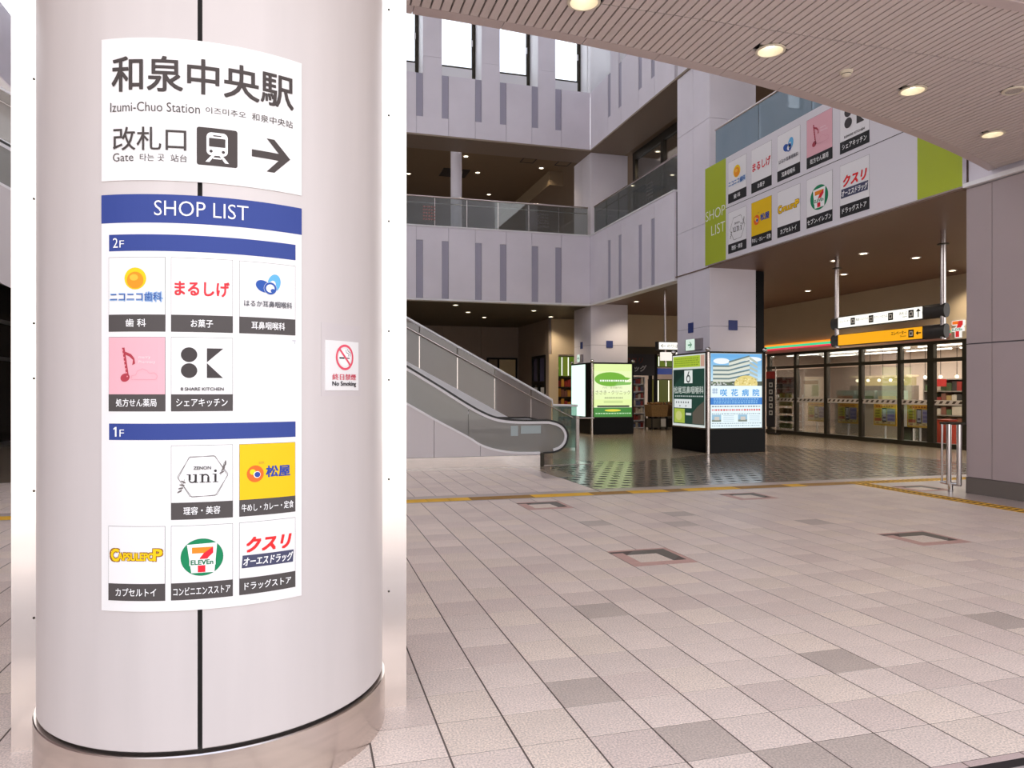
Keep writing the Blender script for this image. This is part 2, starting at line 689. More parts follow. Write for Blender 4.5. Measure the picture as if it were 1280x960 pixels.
b_.box(9.351, 9.4, 8.45, 8.718, -0.02, -0.0006)
b_.build('smooth_paving', M_PALEST, floor)
b_ = MB()
b_.box(-12, 24, 13.6, 36, -0.02, -0.0010)
b_.box(4.2, 24, 10.3, 13.6, -0.02, -0.0010)
b_.build('polished_field', M_POLISH, floor)
b_ = MB()
b_.box(-12, 14, 2.24, 2.29, -0.02, -0.0008)
b_.build('drain_slot', M_VOID, floor)
b_ = MB()
b_.box(-12, 14, -9, 2.24, -0.02, 0.0)
b_.build('grey_paving', mat('grey paving', (172, 162, 158), 0.6, speck=0.12, speck_scale=150), floor)
b_ = MB()
k_ = 0
x = GX + GS * 0.5 - 30 * GS
while x < 9.2:
    b_.box(x + 0.004, x + GS - 0.004, 2.292, 2.328, -0.02, 0.0)
    x += GS
b_.build('border_strip', mat('pinkish border', (204, 182, 176), 0.5, speck=0.1, speck_scale=150), floor)


# ------------------------------------------------------------------ round pillar with its steel fins
def PC(r, a):
    return (PCX + r * math.sin(a), PCY - r * math.cos(a))


pil = thing('round_pillar', 'large round pillar clad in pale metal panels, carrying the station signs', 'pillar', (PCX, PCY, 0), kind='structure')
MB().lathe(PCX, PCY, [(PR - 0.02, 0.0), (PR - 0.02, 4.6)], 72).build('core', mat('black joint', (44, 40, 38), 0.7), pil, True)
sa = -0.0079
for k in range(4):
    a0_, a1_ = sa + k * PI / 2 + 0.0115, sa + (k + 1) * PI / 2 - 0.0115
    MB().lathe(PCX, PCY, [(PR - 0.02, 0.222), (PR - 0.004, 0.222), (PR, 0.226), (PR, 4.6)], 24, None, a0_, a1_).build('panel', M_COLP, pil, True)
MB().lathe(PCX, PCY, [(PR - 0.01, 0.0), (PR + 0.012, 0.0), (PR + 0.012, 0.206), (PR + 0.008, 0.21), (PR - 0.02, 0.21)], 96).build('skirting', M_STEEL, pil, True)
for s in (-1, 1):
    xa, xb = PCX + s * 0.66, PCX + s * 0.818
    f_ = bx('fin', xa, xb, PCY - 0.03, PCY + 0.03, 0.0, 4.6, M_PLATE, pil)
    sc = MB()
    z = 0.3
    for z in (0.55, 1.08, 1.55, 1.78, 2.3, 2.8, 3.3, 3.8, 4.3):
        for q in ((0.02,) if s > 0 else (0.02,)):
            pts = [(PCX + s * 0.735 + 0.005 * math.cos(w), PCY - 0.0315, z + 0.005 * math.sin(w)) for w in [i * PI / 4 for i in range(8)]]
            sc.add(pts, [list(range(8))])
    sc.build('screw', M_DARKSTEEL, f_)['kind'] = 'stuff'


# ------------------------------------------------------------------ slatted canopy with a curved inner edge
ZC_ = 4.6
edge_y = lambda x: 5.98 + 0.0245 * (x - 0.09) ** 2
can = bx('ceiling', -7.6, 9.3, 1.2, 5.6, 4.76, 5.3, M_VOID)
tag(can, 'slatted metal canopy soffit over the near floor with a curved edge', 'ceiling', kind='structure')
LAMPS = [(2.135, 5.415, 'above the pillar side of the hall'), (4.072, 5.727, 'near the middle of the curved canopy edge'), (6.025, 6.087, 'between the smoke detector and the billboard corner'), (7.986, 6.866, 'nearest the grey pier on the right')]
M_EDGE = mat('canopy edge board', (203, 187, 184), 0.4)
NE = 22
for k in range(NE):
    xa = -7.6 + (9.3 + 7.6) * k / NE
    xb = -7.6 + (9.3 + 7.6) * (k + 1) / NE - 0.006
    vs_ = []
    for x_ in (xa, (xa + xb) / 2, xb):
        e_ = edge_y(x_)
        vs_ += [(x_, e_ - 0.13, ZC_), (x_, e_, ZC_), (x_, e_, ZC_ + 0.55), (x_, e_ - 0.13, ZC_ + 0.55)]
    fs_ = [(0, 1, 2, 3), (8, 11, 10, 9)]
    for q in (0, 4):
        fs_ += [(q, q + 4, q + 5, q + 1), (q + 1, q + 5, q + 6, q + 2), (q + 2, q + 6, q + 7, q + 3), (q + 3, q + 7, q + 4, q)]
    MB().add(vs_, fs_).build('edge_board', M_EDGE, can)
tray = MB()
for k in range(60):
    xa = -7.6 + 16.9 * k / 60
    xb = xa + 16.9 / 60
    tray.add([(xa, 5.5, 4.75), (xb, 5.5, 4.75), (xb, edge_y(xb) - 0.05, 4.75), (xa, edge_y(xa) - 0.05, 4.75), (xa, 5.5, 5.1), (xb, 5.5, 5.1), (xb, edge_y(xb) - 0.05, 5.1), (xa, edge_y(xa) - 0.05, 5.1)],
             [(0, 3, 2, 1), (4, 5, 6, 7), (0, 1, 5, 4), (2, 3, 7, 6)])
tray.build('tray', M_VOID, can)
SP = 0.0815
DISCS = [(x_, y_, 0.118) for x_, y_, _ in LAMPS] + [(7.043, 5.818, 0.1)]
rest = MB()
x = -7.58
while x < 9.25:
    xc = x + SP / 2
    for (ya, yb) in ((5.43, edge_y(xc) - 0.134), (4.585, 5.415), (1.2, 4.46)):
        cuts = [(ya, yb)]
        for dx, dy, dr in DISCS:
            h_ = dr ** 2 - (abs(xc - dx) - 0.02) ** 2 if abs(xc - dx) > 0.02 else dr ** 2
            if h_ <= 0:
                continue
            h_ = math.sqrt(h_)
            out = []
            for a, b in cuts:
                if dy + h_ < a or dy - h_ > b:
                    out.append((a, b))
                else:
                    if dy - h_ > a:
                        out.append((a, dy - h_))
                    if dy + h_ < b:
                        out.append((dy + h_, b))
            cuts = out
        for a, b in cuts:
            if xc > 0.2 and ya > 4:
                bx('slat', x + 0.008, x + SP - 0.008, a, b, ZC_, ZC_ + 0.02, M_SLAT, can)
            else:
                rest.box(x + 0.006, x + SP - 0.006, a, b, ZC_, ZC_ + 0.02)
    x += SP
rest.build('slat_field', M_SLAT, can)['kind'] = 'stuff'
bx('cross_board', -7.6, 9.3, 4.468, 4.578, 4.585, 4.66, M_EDGE, can)

M_BOWL = mat('cream lamp bowl', (232, 222, 200), 0.35)
base_l = None
for n, (x, y, where) in enumerate(LAMPS):
    lb = 'lit recessed round downlight with cream rim, ' + where
    if base_l is None:
        base_l = thing('canopy_downlight', lb, 'light', (x, y, ZC_), 'round downlights in the slatted canopy')
        MB().lathe(x, y, [(0.118, 4.6), (0.132, 4.592), (0.132, 4.584), (0.112, 4.582), (0.108, 4.592), (0.085, 4.68), (0.06, 4.70)], 36).build('rim', M_BOWL, base_l, True)
        MB().lathe(x, y, [(0.0, 4.625), (0.035, 4.63), (0.052, 4.65), (0.055, 4.70)], 24).build('bulb', glow((255, 246, 225), 4.0), base_l, True)
    else:
        dup(base_l, (x, y, ZC_), lb)
sp_ = thing('ceiling_speaker', 'round perforated speaker grille in the slatted canopy', 'speaker', (7.043, 5.818, ZC_))
MB().lathe(7.043, 5.818, [(0.0, 4.59), (0.075, 4.59), (0.075, 4.6), (0.0, 4.6)], 28).build('grille', mat('speaker grille', (186, 176, 168), 0.6, speck=0.25, speck_scale=90), sp_, True)
MB().lathe(7.043, 5.818, [(0.08, 4.6), (0.08, 4.588), (0.105, 4.588), (0.11, 4.602)], 28).build('rim', M_BOWL, sp_, True)
sd = thing('smoke_detector', 'small white domed smoke detector on the slatted canopy', 'detector', (5.057, 5.913, ZC_))
MB().lathe(5.057, 5.913, [(0.06, 4.6), (0.06, 4.585), (0.045, 4.575), (0.045, 4.56), (0.03, 4.55), (0.0, 4.55)], 24).build('body', M_BOWL, sd, True)
MB().lathe(5.057, 5.913, [(0.046, 4.572), (0.046, 4.566)], 24).build('vent_band', M_BLACK, sd, True)


# ------------------------------------------------------------------ atrium walls
XR, XL, YB = 9.3, -7.6, 23.0
ZTOP = 16.0
Z1, Z2, Z3, Z4 = 4.43, 6.72, 9.65, 11.58
B_ = lambda a, z, d: (a, YB + d, z)
R_ = lambda a, z, d: (XR + d, a, z)
L_ = lambda a, z, d: (XL - d, a, z)


def fbox(mb, P, a0, a1, z0, z1, d0, d1, m=None):
    p, q = P(a0, z0, d0), P(a1, z1, d1)
    return mb.box(p[0], q[0], p[1], q[1], p[2], q[2], m)


win_n = [0]


def facade(name, P, a_lo, a_hi, piers, label, upper=True, dp=1.0):
    """a storey-high clad band below the gallery rail and a clad wall with windows above the gallery; piers = [(left edge, right edge)]"""
    w = MB()
    fbox(w, P, a_lo, a_hi, Z1 + 0.02, Z2 - 0.02, 0.05, 0.3)
    wall = w.build(name, M_JOINT, None)
    tag(wall, label, 'wall', kind='structure')

    def panel(nm, m, a0, a1, z0, z1, d0=0.0, d1=0.05):
        q = MB()
        fbox(q, P, a0 + 0.005, a1 - 0.005, z0 + 0.004, z1 - 0.004, d0, d1)
        q.build(nm, m, wall)
    ST = 0.213

    def tee(p0, p1, z_wide, z_step, z_end):
        a, b = p0 + 0.005, p1 - 0.005
        c, e = p0 + ST + 0.003, p1 - ST - 0.003
        q = MB()
        q.prism([(a, z_wide), (b, z_wide), (b, z_step), (e, z_step), (e, z_end), (c, z_end), (c, z_step), (a, z_step)], P, 0.0, 0.05)
        q.build('panel', M_PANEL, wall)
    last = a_lo
    for (p0, p1) in piers + [(a_hi, a_hi)]:
        if p0 - last > 0.02:
            panel('panel', M_PANEL, last, p0, Z1, Z2)
        if p1 > p0:
            tee(p0, p1, Z2 - 0.004, 6.28, Z1 + 0.004)
            panel('strip', M_STRIP, p0, p0 + ST, Z1, 6.276, 0.016)
            panel('strip', M_STRIP, p1 - ST, p1, Z1, 6.276, 0.016)
        last = p1
    q = MB()
    fbox(q, P, a_lo, a_hi, Z1 - 0.06, Z1, 0.0, 0.3)
    fbox(q, P, a_lo, a_hi, Z2 - 0.004, Z2 + 0.035, -0.03, 0.3)
    q.build('edge_trim', M_WHITE, wall)
    if not upper:
        return wall
    last = a_lo
    q = MB()
    fbox(q, P, a_lo, a_hi, Z3 + 0.01, Z4 - 0.02, 0.05, dp)
    for (p0, p1) in piers:
        fbox(q, P, p0 + ST + 0.006, p1 - ST - 0.006, Z4 - 0.02, ZTOP, 0.05, dp)
    q.build('upper_core', M_WHITE, wall)
    for (p0, p1) in piers + [(a_hi, a_hi)]:
        if p0 - last > 0.02:
            panel('panel', M_PANEL, last, p0, Z3, Z4)
            # the window between two piers
            w0, w1 = (last - ST if last > a_lo else last), (p0 + ST if p1 > p0 else p0)
            win_n[0] += 1
            fr = MB()
            for (a0, a1, z0, z1) in ((w0 + 0.002, w0 + 0.07, Z4, ZTOP), (w1 - 0.12, w1 - 0.002, Z4, ZTOP), (w0 + 0.07, w1 - 0.12, 12.27, 12.33)):
                fbox(fr, P, a0, a1, z0, z1, dp - 0.09, dp)
            wo_ = fr.build('window_%d' % win_n[0], M_DARKSTEEL if name != 'x' else M_DARKSTEEL)
            tag(wo_, 'tall clerestory window with dark frame, bay %d along the %s' % (win_n[0], label.split(',')[0]), 'window', kind='structure')
            sl = MB()
            fbox(sl, P, w0 + 0.07, w1 - 0.12, Z4 - 0.02, 12.27, dp - 0.1, dp)
            sl.build('apron_panel', M_WHITE, wo_)
            pn = MB()
            fbox(pn, P, w0 + 0.07, w1 - 0.12, 12.33, ZTOP, dp - 0.05, dp - 0.04)
            pn.build('pane', M_SKYGL, wo_)
            la = MB()
            fbox(la, P, w1 - 0.15, w1 - 0.1, 13.05, 13.25, dp - 0.13, dp - 0.09)
            la.build('latch', M_WHITE, wo_)
        if p1 > p0:
            tee(p0, p1, Z3 + 0.004, 10.2, 12.126)
            panel('panel', M_PANEL, p0 + ST, p1 - ST, 12.13, ZTOP)
            panel('strip', M_STRIP, p0, p0 + ST, 10.204, Z4, 0.016)
            panel('strip', M_STRIP, p1 - ST, p1, 10.204, Z4, 0.016)
        last = p1
    return wall


facade('wall_back', B_, XL, XR - 0.002, [(3.386 + 1.918 * k, 4.426 + 1.918 * k) for k in range(-5, 3)], 'back wall of the atrium, pale panels with grey inset strips and windows at the top')
facade('wall_right', R_, 17.15, YB, [(18.29, 19.30), (20.49, 21.52)], 'right wall of the atrium, pale panels with grey inset strips')
facade('wall_left', L_, 9.0, YB, [(9.4 + 2.2 * k, 10.43 + 2.2 * k) for k in range(6)], 'left wall of the atrium, pale panels with grey inset strips')


def room(name, label, cat, boxes, m):
    q = MB()
    for b in boxes:
        q.box(*b)
    o = q.build(name, m)
    return tag(o, label, cat, kind='structure')


room('wall_right', 'deep reveal of the corner window at the top of the right wall', 'wall', [(XR + 0.02, 10.35, YB + 0.02, YB + 0.3, Z4 - 0.02, ZTOP), (XR - 0.0, XR + 0.05, YB + 0.3, YB + 0.98, Z4, ZTOP)], M_WHITE)
room('ceiling', 'unseen white roof added over the atrium, closed to keep sky and sun out', 'ceiling', [(XL - 1.2, 10.6, 5.0, 23.97, ZTOP, ZTOP + 0.3), (XL - 1.2, 10.6, 5.0, 5.3, 5.3, ZTOP)], M_WHITE)  # unseen roof, added to dim the atrium and block the sun


# gallery slabs, soffits and the rooms behind
room('ceiling', 'dark ceiling of the upper gallery behind the back rail', 'ceiling', [(-7.6, 16, 24.35, 36, 9.68, 10.0), (10.62, 16, 9.0, 24.35, 9.68, 10.0)], M_DARKCEIL)
room('trim_1', 'soffit board under the upper atrium wall', 'soffit', [(XL, XR, YB + 0.0, 24.3, 9.6, 9.65), (XR, 10.6, 9.0, 24.3, 9.6, 9.65)], mat('soffit board', (150, 134, 118), 0.6))
room('floor', 'upper gallery floor slab over the concourse', 'floor', [(XL - 4, 22, YB + 0.3, 36, 4.47, 6.6), (9.62, 22, 8.5, YB + 0.3, 4.47, 6.6), (XL - 4, XL - 0.31, 9, YB + 0.3, 4.47, 6.6)], M_GREYWALL)
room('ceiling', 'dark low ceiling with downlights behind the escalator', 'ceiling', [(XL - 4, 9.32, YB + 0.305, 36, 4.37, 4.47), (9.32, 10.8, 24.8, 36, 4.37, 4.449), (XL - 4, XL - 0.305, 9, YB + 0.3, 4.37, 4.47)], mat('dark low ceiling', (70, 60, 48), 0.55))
room('ceiling', 'brown ceiling of the right-hand concourse', 'ceiling', [(9.32, 22, 8.5, 36, 4.45, 4.47)], M_CONCEIL)
room('wall_gallery', 'dark end wall far inside the upper gallery', 'wall', [(-7.6, 16, 36, 36.2, 6.6, 10.0)], M_GREYWALL)
room('trim_2', 'flat white roof slab over the gallery beyond the windows', 'roof', [(XL - 4, 16, 24.9, 36, 10.3, 10.5), (10.7, 16, 9, 24.9, 10.3, 10.5)], M_WHITE)

bulk = room('trim_3', 'boxed bulkhead lowering the gallery ceiling beside the corner pillar', 'bulkhead', [(8.75, 9.3, 25.7, 34, 9.15, 9.68)], M_DARKCEIL)


# glass balustrades of the gallery
def rail(name, label, P, a0, a1, n, gl, z0=Z2 + 0.03, hand=True, dots=()):
    r_ = thing(name, label, 'railing', P((a0 + a1) / 2, z0, 0.12))
    for k in range(n):
        q = MB()
        fbox(q, P, a0 + (a1 - a0) * k / n + 0.012, a0 + (a1 - a0) * (k + 1) / n - 0.012, z0, 7.68, 0.10, 0.112)
        q.build('glass_panel', gl, r_)
        q = MB()
        a = a0 + (a1 - a0) * k / n
        fbox(q, P, a - 0.012, a + 0.012, z0, 7.68, 0.114, 0.15)
        q.build('post', M_STEEL, r_)
    q = MB()
    q.tube([P(a0, 7.70, 0.11), P(a1, 7.70, 0.11)], 0.03)
    q.build('handrail', M_STEEL, r_, True)
    q = MB()
    q.tube([P(a0, 7.52, 0.2), P(a1, 7.52, 0.2)], 0.018)
    q.build('lower_rail', M_STEEL, r_, True)
    for (da, m) in dots:
        q = MB()
        for i in range(5):
            for j in range(5):
                fbox(q, P, da + i * 0.085, da + i * 0.085 + 0.045, 6.95 + j * 0.1, 6.99 + j * 0.1, 0.095, 0.099)
        q.build('dot_sticker', m, r_)['kind'] = 'stuff'
    return r_


M_DOT = mat('grey dot sticker', (110, 108, 104), 0.6)
rail('glass_balustrade', 'long glass balustrade on top of the back wall band', B_, XL + 0.05, XR - 0.05, 16, M_RAILGL, dots=((3.62, mat('reddish dot sticker', (176, 120, 112), 0.6)), (7.45, M_DOT)))
rail('glass_balustrade', 'glass balustrade on the right wall band, running up to the big square column', R_, 17.15, YB - 0.1, 6, M_RAILGL, dots=((18.6, M_DOT),))
rail('glass_balustrade', 'bluish glass balustrade above the shop list billboard', R_, 8.5, 15.35, 4, M_BLUEGL, z0=6.8)

# upper gallery: round column, shop screen
q = MB()
q.lathe(4.99, 24.55, [(0.19, 6.6), (0.19, 9.68)], 24)
tag(q.build('gallery_column', M_PANEL, None, True), 'slim round pale column standing behind the back glass rail', 'column', kind='structure')
scr = thing('gallery_screen', 'dark framed glass shop screen behind the right-hand gallery rail', 'shop screen', (10.9, 19, 6.6))
bx('header', 10.86, 10.98, 17.2, 23.0, 9.4, 9.655, M_DARKSTEEL, scr)
for y in (17.3, 20.86, 22.9):
    bx('mullion', 10.86, 10.98, y - 0.09, y + 0.09, 6.6, 9.4, M_DARKSTEEL, scr)
for a, b in ((17.4, 20.76), (20.96, 22.8)):
    bx('pane', 10.91, 10.925, a, b, 6.6, 9.4, M_CLEAR, scr)
room('wall_right', 'pinkish lit back wall of the upper shop', 'wall', [(15.6, 15.8, 9, 24, 6.6, 9.68)], mat('pinkish wall', (176, 150, 140), 0.8))
ys = thing('yellow_sign', 'small yellow lit sign inside the upper right shop', 'sign', (12.6, 23.9, 8.4))
bx('board', 12.3, 13.05, 23.85, 23.95, 8.32, 8.62, glow((235, 170, 20), 0.8), ys)
bx('hanger', 12.65, 12.69, 23.88, 23.92, 8.62, 9.68, M_DARKSTEEL, ys)
bx('board_mark', 12.42, 12.9, 23.835, 23.848, 8.43, 8.5, glow((150, 100, 20), 0.5), ys)


# big square columns clad in pale panels
def square_column(name, label, x0, x1, y0, y1, ztop, joints, m=M_PANEL):
    c = tag(bx(name, x0 + 0.03, x1 - 0.03, y0 + 0.03, y1 - 0.03, 0, ztop, M_JOINT), label, 'column', kind='structure')
    for za, zb in zip(joints[:-1], joints[1:]):
        ym = (y0 + y1) / 2
        bx('panel', x0, x0 + 0.03, y0 + 0.03, ym - 0.005, za + 0.005, zb - 0.005, m, c)
        bx('panel', x0, x0 + 0.03, ym + 0.005, y1, za + 0.005, zb - 0.005, m, c)
        bx('panel', x0, x1, y0, y0 + 0.03, za + 0.005, zb - 0.005, m, c)
    return c


square_column('square_column', 'big square pale column rising beside the shop list billboard', 9.35, 10.62, 15.52, 17.1, ZTOP, [0, 0.6, 3.05, 5.56, 8.06, 10.5, ZTOP])
square_column('square_column', 'square pale column at the far corner of the atrium, above the green clinic poster', 9.36, 10.72, 23.1, 24.7, 9.6, [0, 0.6, 3.05, 6.7, 9.6])

tag(bx('black_post', 10.64, 10.92, 15.62, 16.1, 2.44, 4.44, M_BLACK), 'black post between the big square column and the stripe sign', 'post', kind='structure')

# grey pier on the right
M_PIER = mat('pier panel', (176, 162, 163), 0.5, var=0.03, scale=1.0, rand=0.02)
pier = bx('wall_right', 9.33, 10.5, -1.0, 8.42, 0.2, 4.44, M_JOINT)
tag(pier, 'grey panelled pier wall on the right under the canopy with dark plinth', 'wall', kind='structure')
ys_ = [8.42, 8.008, 6.9, 5.8, 4.7, 3.6, 2.5, 1.4, 0.3, -1.0]
for ya, yb in zip(ys_[:-1], ys_[1:]):
    for za, zb in ((0.24, 2.17), (2.18, 4.44)):
        bx('panel', XR, XR + 0.035, yb + 0.005, ya - 0.005, za + 0.004, zb - 0.004, M_PIER, pier)
for za, zb in ((0.24, 2.17), (2.18, 4.44)):
    bx('panel', XR + 0.035, 10.5, 8.42, 8.45, za + 0.004, zb - 0.004, M_PIER, pier)
bx('baseboard_right', XR + 0.012, 10.5, -1.0, 8.44, 0.0, 0.235, mat('dark plinth', (112, 104, 98), 0.5), pier)
lp = room('wall_left', 'unseen grey wall added under the left end of the canopy to cut side light', 'wall', [(XL - 1.0, XL, -3.0, 9.0, 0.0, 4.74)], M_PIER)  # unseen wall, added to hold back light from the left
up = room('wall_right', 'white panelled band end above the grey pier, beside the green billboard end', 'wall', [(9.33, 9.6, 5.0, 8.41, 4.52, 6.8)], M_PANEL)
bx('ledge', 9.22, 9.6, 5.0, 8.41, 4.45, 4.51, M_WHITE, up)


# ------------------------------------------------------------------ beam and the long shop list billboard
beam = room('trim_4', 'beam carrying the shop list billboard over the concourse entrance', 'beam', [(9.3, 10.0, 8.45, 15.51, 4.46, 6.78)], mat('beam soffit', (152, 132, 118), 0.55))
bill = thing('shop_list_billboard', 'long white billboard with two rows of shop logos and lime green ends', 'billboard', (9.25, 12, 4.48))
bx('backing_board', 9.225, 9.3, 8.42, 15.515, 4.48, 6.795, mat('billboard white', (226, 222, 228), 0.5), bill)
M_LIME = mat('lime print', (172, 188, 30), 0.5)
BB = lambda u, v, d: (9.225 - d, 15.515 - u, 4.48 + v)       # u runs along the hall towards the viewer
p = Print(BB, 0.002)
p.rect(0, 0, 0.893, 2.315, M_LIME)
p.build('lime_end', None, bill)
p = Print(BB, 0.002)
p.rect(6.285, 0, 7.095, 2.315, M_LIME)
p.build('lime_end', None, bill)
p = Print(BB, 0.002)
p.rect(0.893, 1.155, 6.285, 1.168, ink((60, 56, 58)))
p.build('joint_line', None, bill)
p = Print(BB, 0.004)
p.text('SHOP', 0.03, 1.00, 0.86, 1.32, ink((246, 246, 240)), fit='keep', bold=-0.012)
p.build('lettering', None, bill)
p = Print(BB, 0.004)
p.text('LIST', 0.28, 0.62, 0.86, 0.94, ink((246, 246, 240)), fit='keep', bold=-0.012)
p.build('lettering', None, bill)


# ------------------------------------------------------------------ shop cards (used on the pillar sign and on the billboard)
WHT = (238, 237, 236)
DK = (82, 76, 75)


def uv_scale(place, u0, v0, k, dk=1.0):
    return lambda u, v, d: place(u0 + u * k, v0 + v * k, d * dk)


def shop_card(kind, place, parent, dk, caption, bgc=WHT, step=0.0, hh=1.29, nseg=1, band=(78, 73, 72), cap_h=0.296):
    """card one unit wide, hh units high; lower band carries the caption"""
    c = Print(place)
    c.rect(0, 0, 1, hh, ink((112, 108, 108)), 0.0008 * dk, nseg)
    c.rect(0.006, cap_h, 0.994, hh - 0.006, ink(bgc), 0.0013 * dk, nseg)
    card = c.build('shop_card', None, parent)
    c = Print(place)
    c.rect(0, 0, 1, cap_h, ink(band), 0.0014 * dk, nseg)
    c.build('caption_strip', None, card)
    c = Print(place, 0.0026 * dk, step)
    n = len(caption)
    wd = min(0.92, 0.118 * n)
    c.text(caption, 0.5 - wd / 2, cap_h * 0.28, 0.5 + wd / 2, cap_h * 0.74, ink((250, 250, 250)), bold=0.012)
    c.build('lettering', None, card)
    g = Print(place, 0.0022 * dk, step)
    d2, d3, d4 = 0.0028 * dk, 0.0034 * dk, 0.0040 * dk
    v0 = cap_h - 0.296
    if kind == 'dental':
        g.oval(0.49, 0.917, 0.19, 0.19, ink((250, 205, 10)))
        g.oval(0.49, 0.89, 0.145, 0.145, ink((244, 150, 25)), d2)
        g.oval(0.47, 0.935, 0.075, 0.055, ink((252, 190, 60)), d3)
        g.text('ニコニコ歯科', 0.03, 0.515, 0.955, 0.69, ink((150, 185, 225)), None, 0.05)
        g.text('ニコニコ歯科', 0.045, 0.53, 0.94, 0.675, ink((40, 85, 165)), d2, 0.012)
    elif kind == 'sweets':
        g.text('まるしげ', 0.065, 0.63, 0.94, 0.88, ink((222, 50, 62)), None, 0.03)
    elif kind == 'ear':
        B1, B2 = ink((98, 178, 228)), ink((38, 84, 168))
        g.oval(0.60, 0.93, 0.115, 0.165, B1, None, rot=-0.25)
        g.oval(0.57, 0.90, 0.055, 0.075, ink(WHT), d3, rot=-0.25)
        g.oval(0.41, 0.86, 0.14, 0.10, B2, d2, rot=-0.5)
        g.oval(0.53, 0.83, 0.115, 0.115, ink(WHT), d3)
        g.ring(0.53, 0.83, 0.075, 0.11, B2, d4)
        g.oval(0.575, 0.79, 0.04, 0.035, B2, d4 + 0.0003 * dk)
        g.text('はるか耳鼻咽喉科', 0.08, 0.485, 0.93, 0.60, ink((84, 84, 94)), 0.0032 * dk, 0.006)
    elif kind == 'pharmacy':
        N = ink((176, 58, 72))
        g.oval(0.31, 0.585, 0.085, 0.07, N, rot=0.4)
        g.poly([(0.335, 0.59), (0.385, 0.57), (0.30, 1.105), (0.255, 1.10)], N)
        g.poly([(0.265, 1.11), (0.30, 1.04), (0.42, 0.99), (0.475, 0.92), (0.49, 0.83), (0.44, 0.80), (0.455, 0.89), (0.39, 0.95), (0.275, 1.0)], N, d2)
        for i in range(8):
            g.oval(0.27 + 0.012 * i, 1.06 - 0.065 * i, 0.012, 0.014, ink((236, 150, 160)), d3, 8)
        g.line([(0.42, 0.56), (0.43, 0.62), (0.50, 0.63), (0.53, 0.70), (0.62, 0.74), (0.70, 0.70), (0.73, 0.66), (0.82, 0.67), (0.87, 0.61), (0.84, 0.55), (0.42, 0.55)], 0.01, ink((226, 160, 172)))
        g.text('merry', 0.55, 0.90, 0.75, 0.95, ink((252, 240, 240)), None, -0.01)
        g.text('Pharmacy', 0.55, 0.82, 0.83, 0.88, ink((252, 240, 240)), None, -0.01)
    elif kind == 'kitchen':
        K = ink((64, 58, 58))
        g.oval(0.293, 0.985, 0.132, 0.128, K, None, 32)
        g.oval(0.293, 0.708, 0.132, 0.128, K, None, 32)
        g.build('figure_mark', None, card)
        g = Print(place, 0.0022 * dk, step)
        g.poly([(0.58, 1.10), (0.58, 0.855), (0.845, 1.10)], K)
        g.poly([(0.58, 0.84), (0.58, 0.582), (0.84, 0.582)], K)
        g.build('letter_mark', None, card)
        g = Print(place, 0.0022 * dk, step)
        g.text('8 SHARE KITCHEN', 0.16, 0.36, 0.85, 0.415, K, 0.0032 * dk, 0.015)
    elif kind == 'salon':
        G = ink((110, 104, 102))
        for (dx, ro) in ((0.0, 0.0), (0.008, 0.07)):
            hx = [(0.51 + dx + 0.405 * math.cos(i * PI / 3 + ro), 0.745 + 0.40 * math.sin(i * PI / 3 + ro)) for i in range(6)]
            g.line(hx, 0.007, G, None, True)
        for (sx, sy, sg) in ((0.80, 0.86, 1), (0.22, 0.60, -1)):
            for i in range(4):
                g.oval(sx + sg * (0.02 * i + 0.02), sy + sg * 0.055 * (i - 1), 0.045, 0.014, G, d2, 10, rot=0.5 * sg + 0.35 * i)
            g.line([(sx, sy - 0.1 * sg), (sx + 0.06 * sg, sy + 0.12 * sg)], 0.006, G, d2)
        D = ink((52, 48, 48))
        g.text('ZENON', 0.365, 0.865, 0.645, 0.92, D, 0.0032 * dk, 0.012)
        # serif letters u n i
        S_ = lambda pts: g.poly(pts, D)
        y0, y1 = 0.635, 0.785

        def stem(x, a, b, w=0.034):
            S_([(x, a), (x + w, a), (x + w, b), (x, b)])

        def serif(x, y, w=0.03):
            S_([(x - w, y), (x + 0.034, y), (x + 0.034, y + 0.012), (x - w, y + 0.012)])
        def arch(cx, cy, r, a0, a1, w0=0.012, w1=0.034):
            n_ = 8
            for i in range(n_):
                p0, p1 = a0 + (a1 - a0) * i / n_, a0 + (a1 - a0) * (i + 1) / n_
                g.poly([(cx + r * math.cos(p0), cy + r * math.sin(p0)), (cx + r * math.cos(p1), cy + r * math.sin(p1)),
                        (cx + (r - 0.022) * math.cos(p1), cy + (r - 0.022) * math.sin(p1)), (cx + (r - 0.022) * math.cos(p0), cy + (r - 0.022) * math.sin(p0))], D)
        # u
        stem(0.285, y0 + 0.05, y1)
        serif(0.285, y1 - 0.012)
        arch(0.345, y0 + 0.055, 0.06, PI, 2 * PI)
        stem(0.383, y0, y1)
        serif(0.383, y1 - 0.012)
        g.rect(0.41, y0, 0.44, y0 + 0.012, D)
        # n
        stem(0.49, y0, y1)
        serif(0.49, y1 - 0.012)
        g.rect(0.462, y0, 0.55, y0 + 0.012, D)
        arch(0.555, y1 - 0.06, 0.062, 0, PI)
        stem(0.585, y0, y1 - 0.055)
        g.rect(0.558, y0, 0.645, y0 + 0.012, D)
        # i
        stem(0.70, y0, y1)
        serif(0.70, y1 - 0.012)
        g.rect(0.672, y0, 0.762, y0 + 0.012, D)
        g.oval(0.717, 0.835, 0.023, 0.023, D)
    elif kind == 'beef':
        g.oval(0.27, 0.75, 0.145, 0.15, ink((240, 108, 30)))
        g.oval(0.225, 0.785, 0.05, 0.05, ink((252, 214, 10)), d2)
        g.oval(0.30, 0.735, 0.06, 0.06, ink((255, 250, 240)), d2)
        g.oval(0.305, 0.735, 0.048, 0.048, ink((45, 70, 160)), d3)
        g.text('松屋', 0.46, 0.68, 0.89, 0.88, ink((45, 70, 165)), None, 0.03)
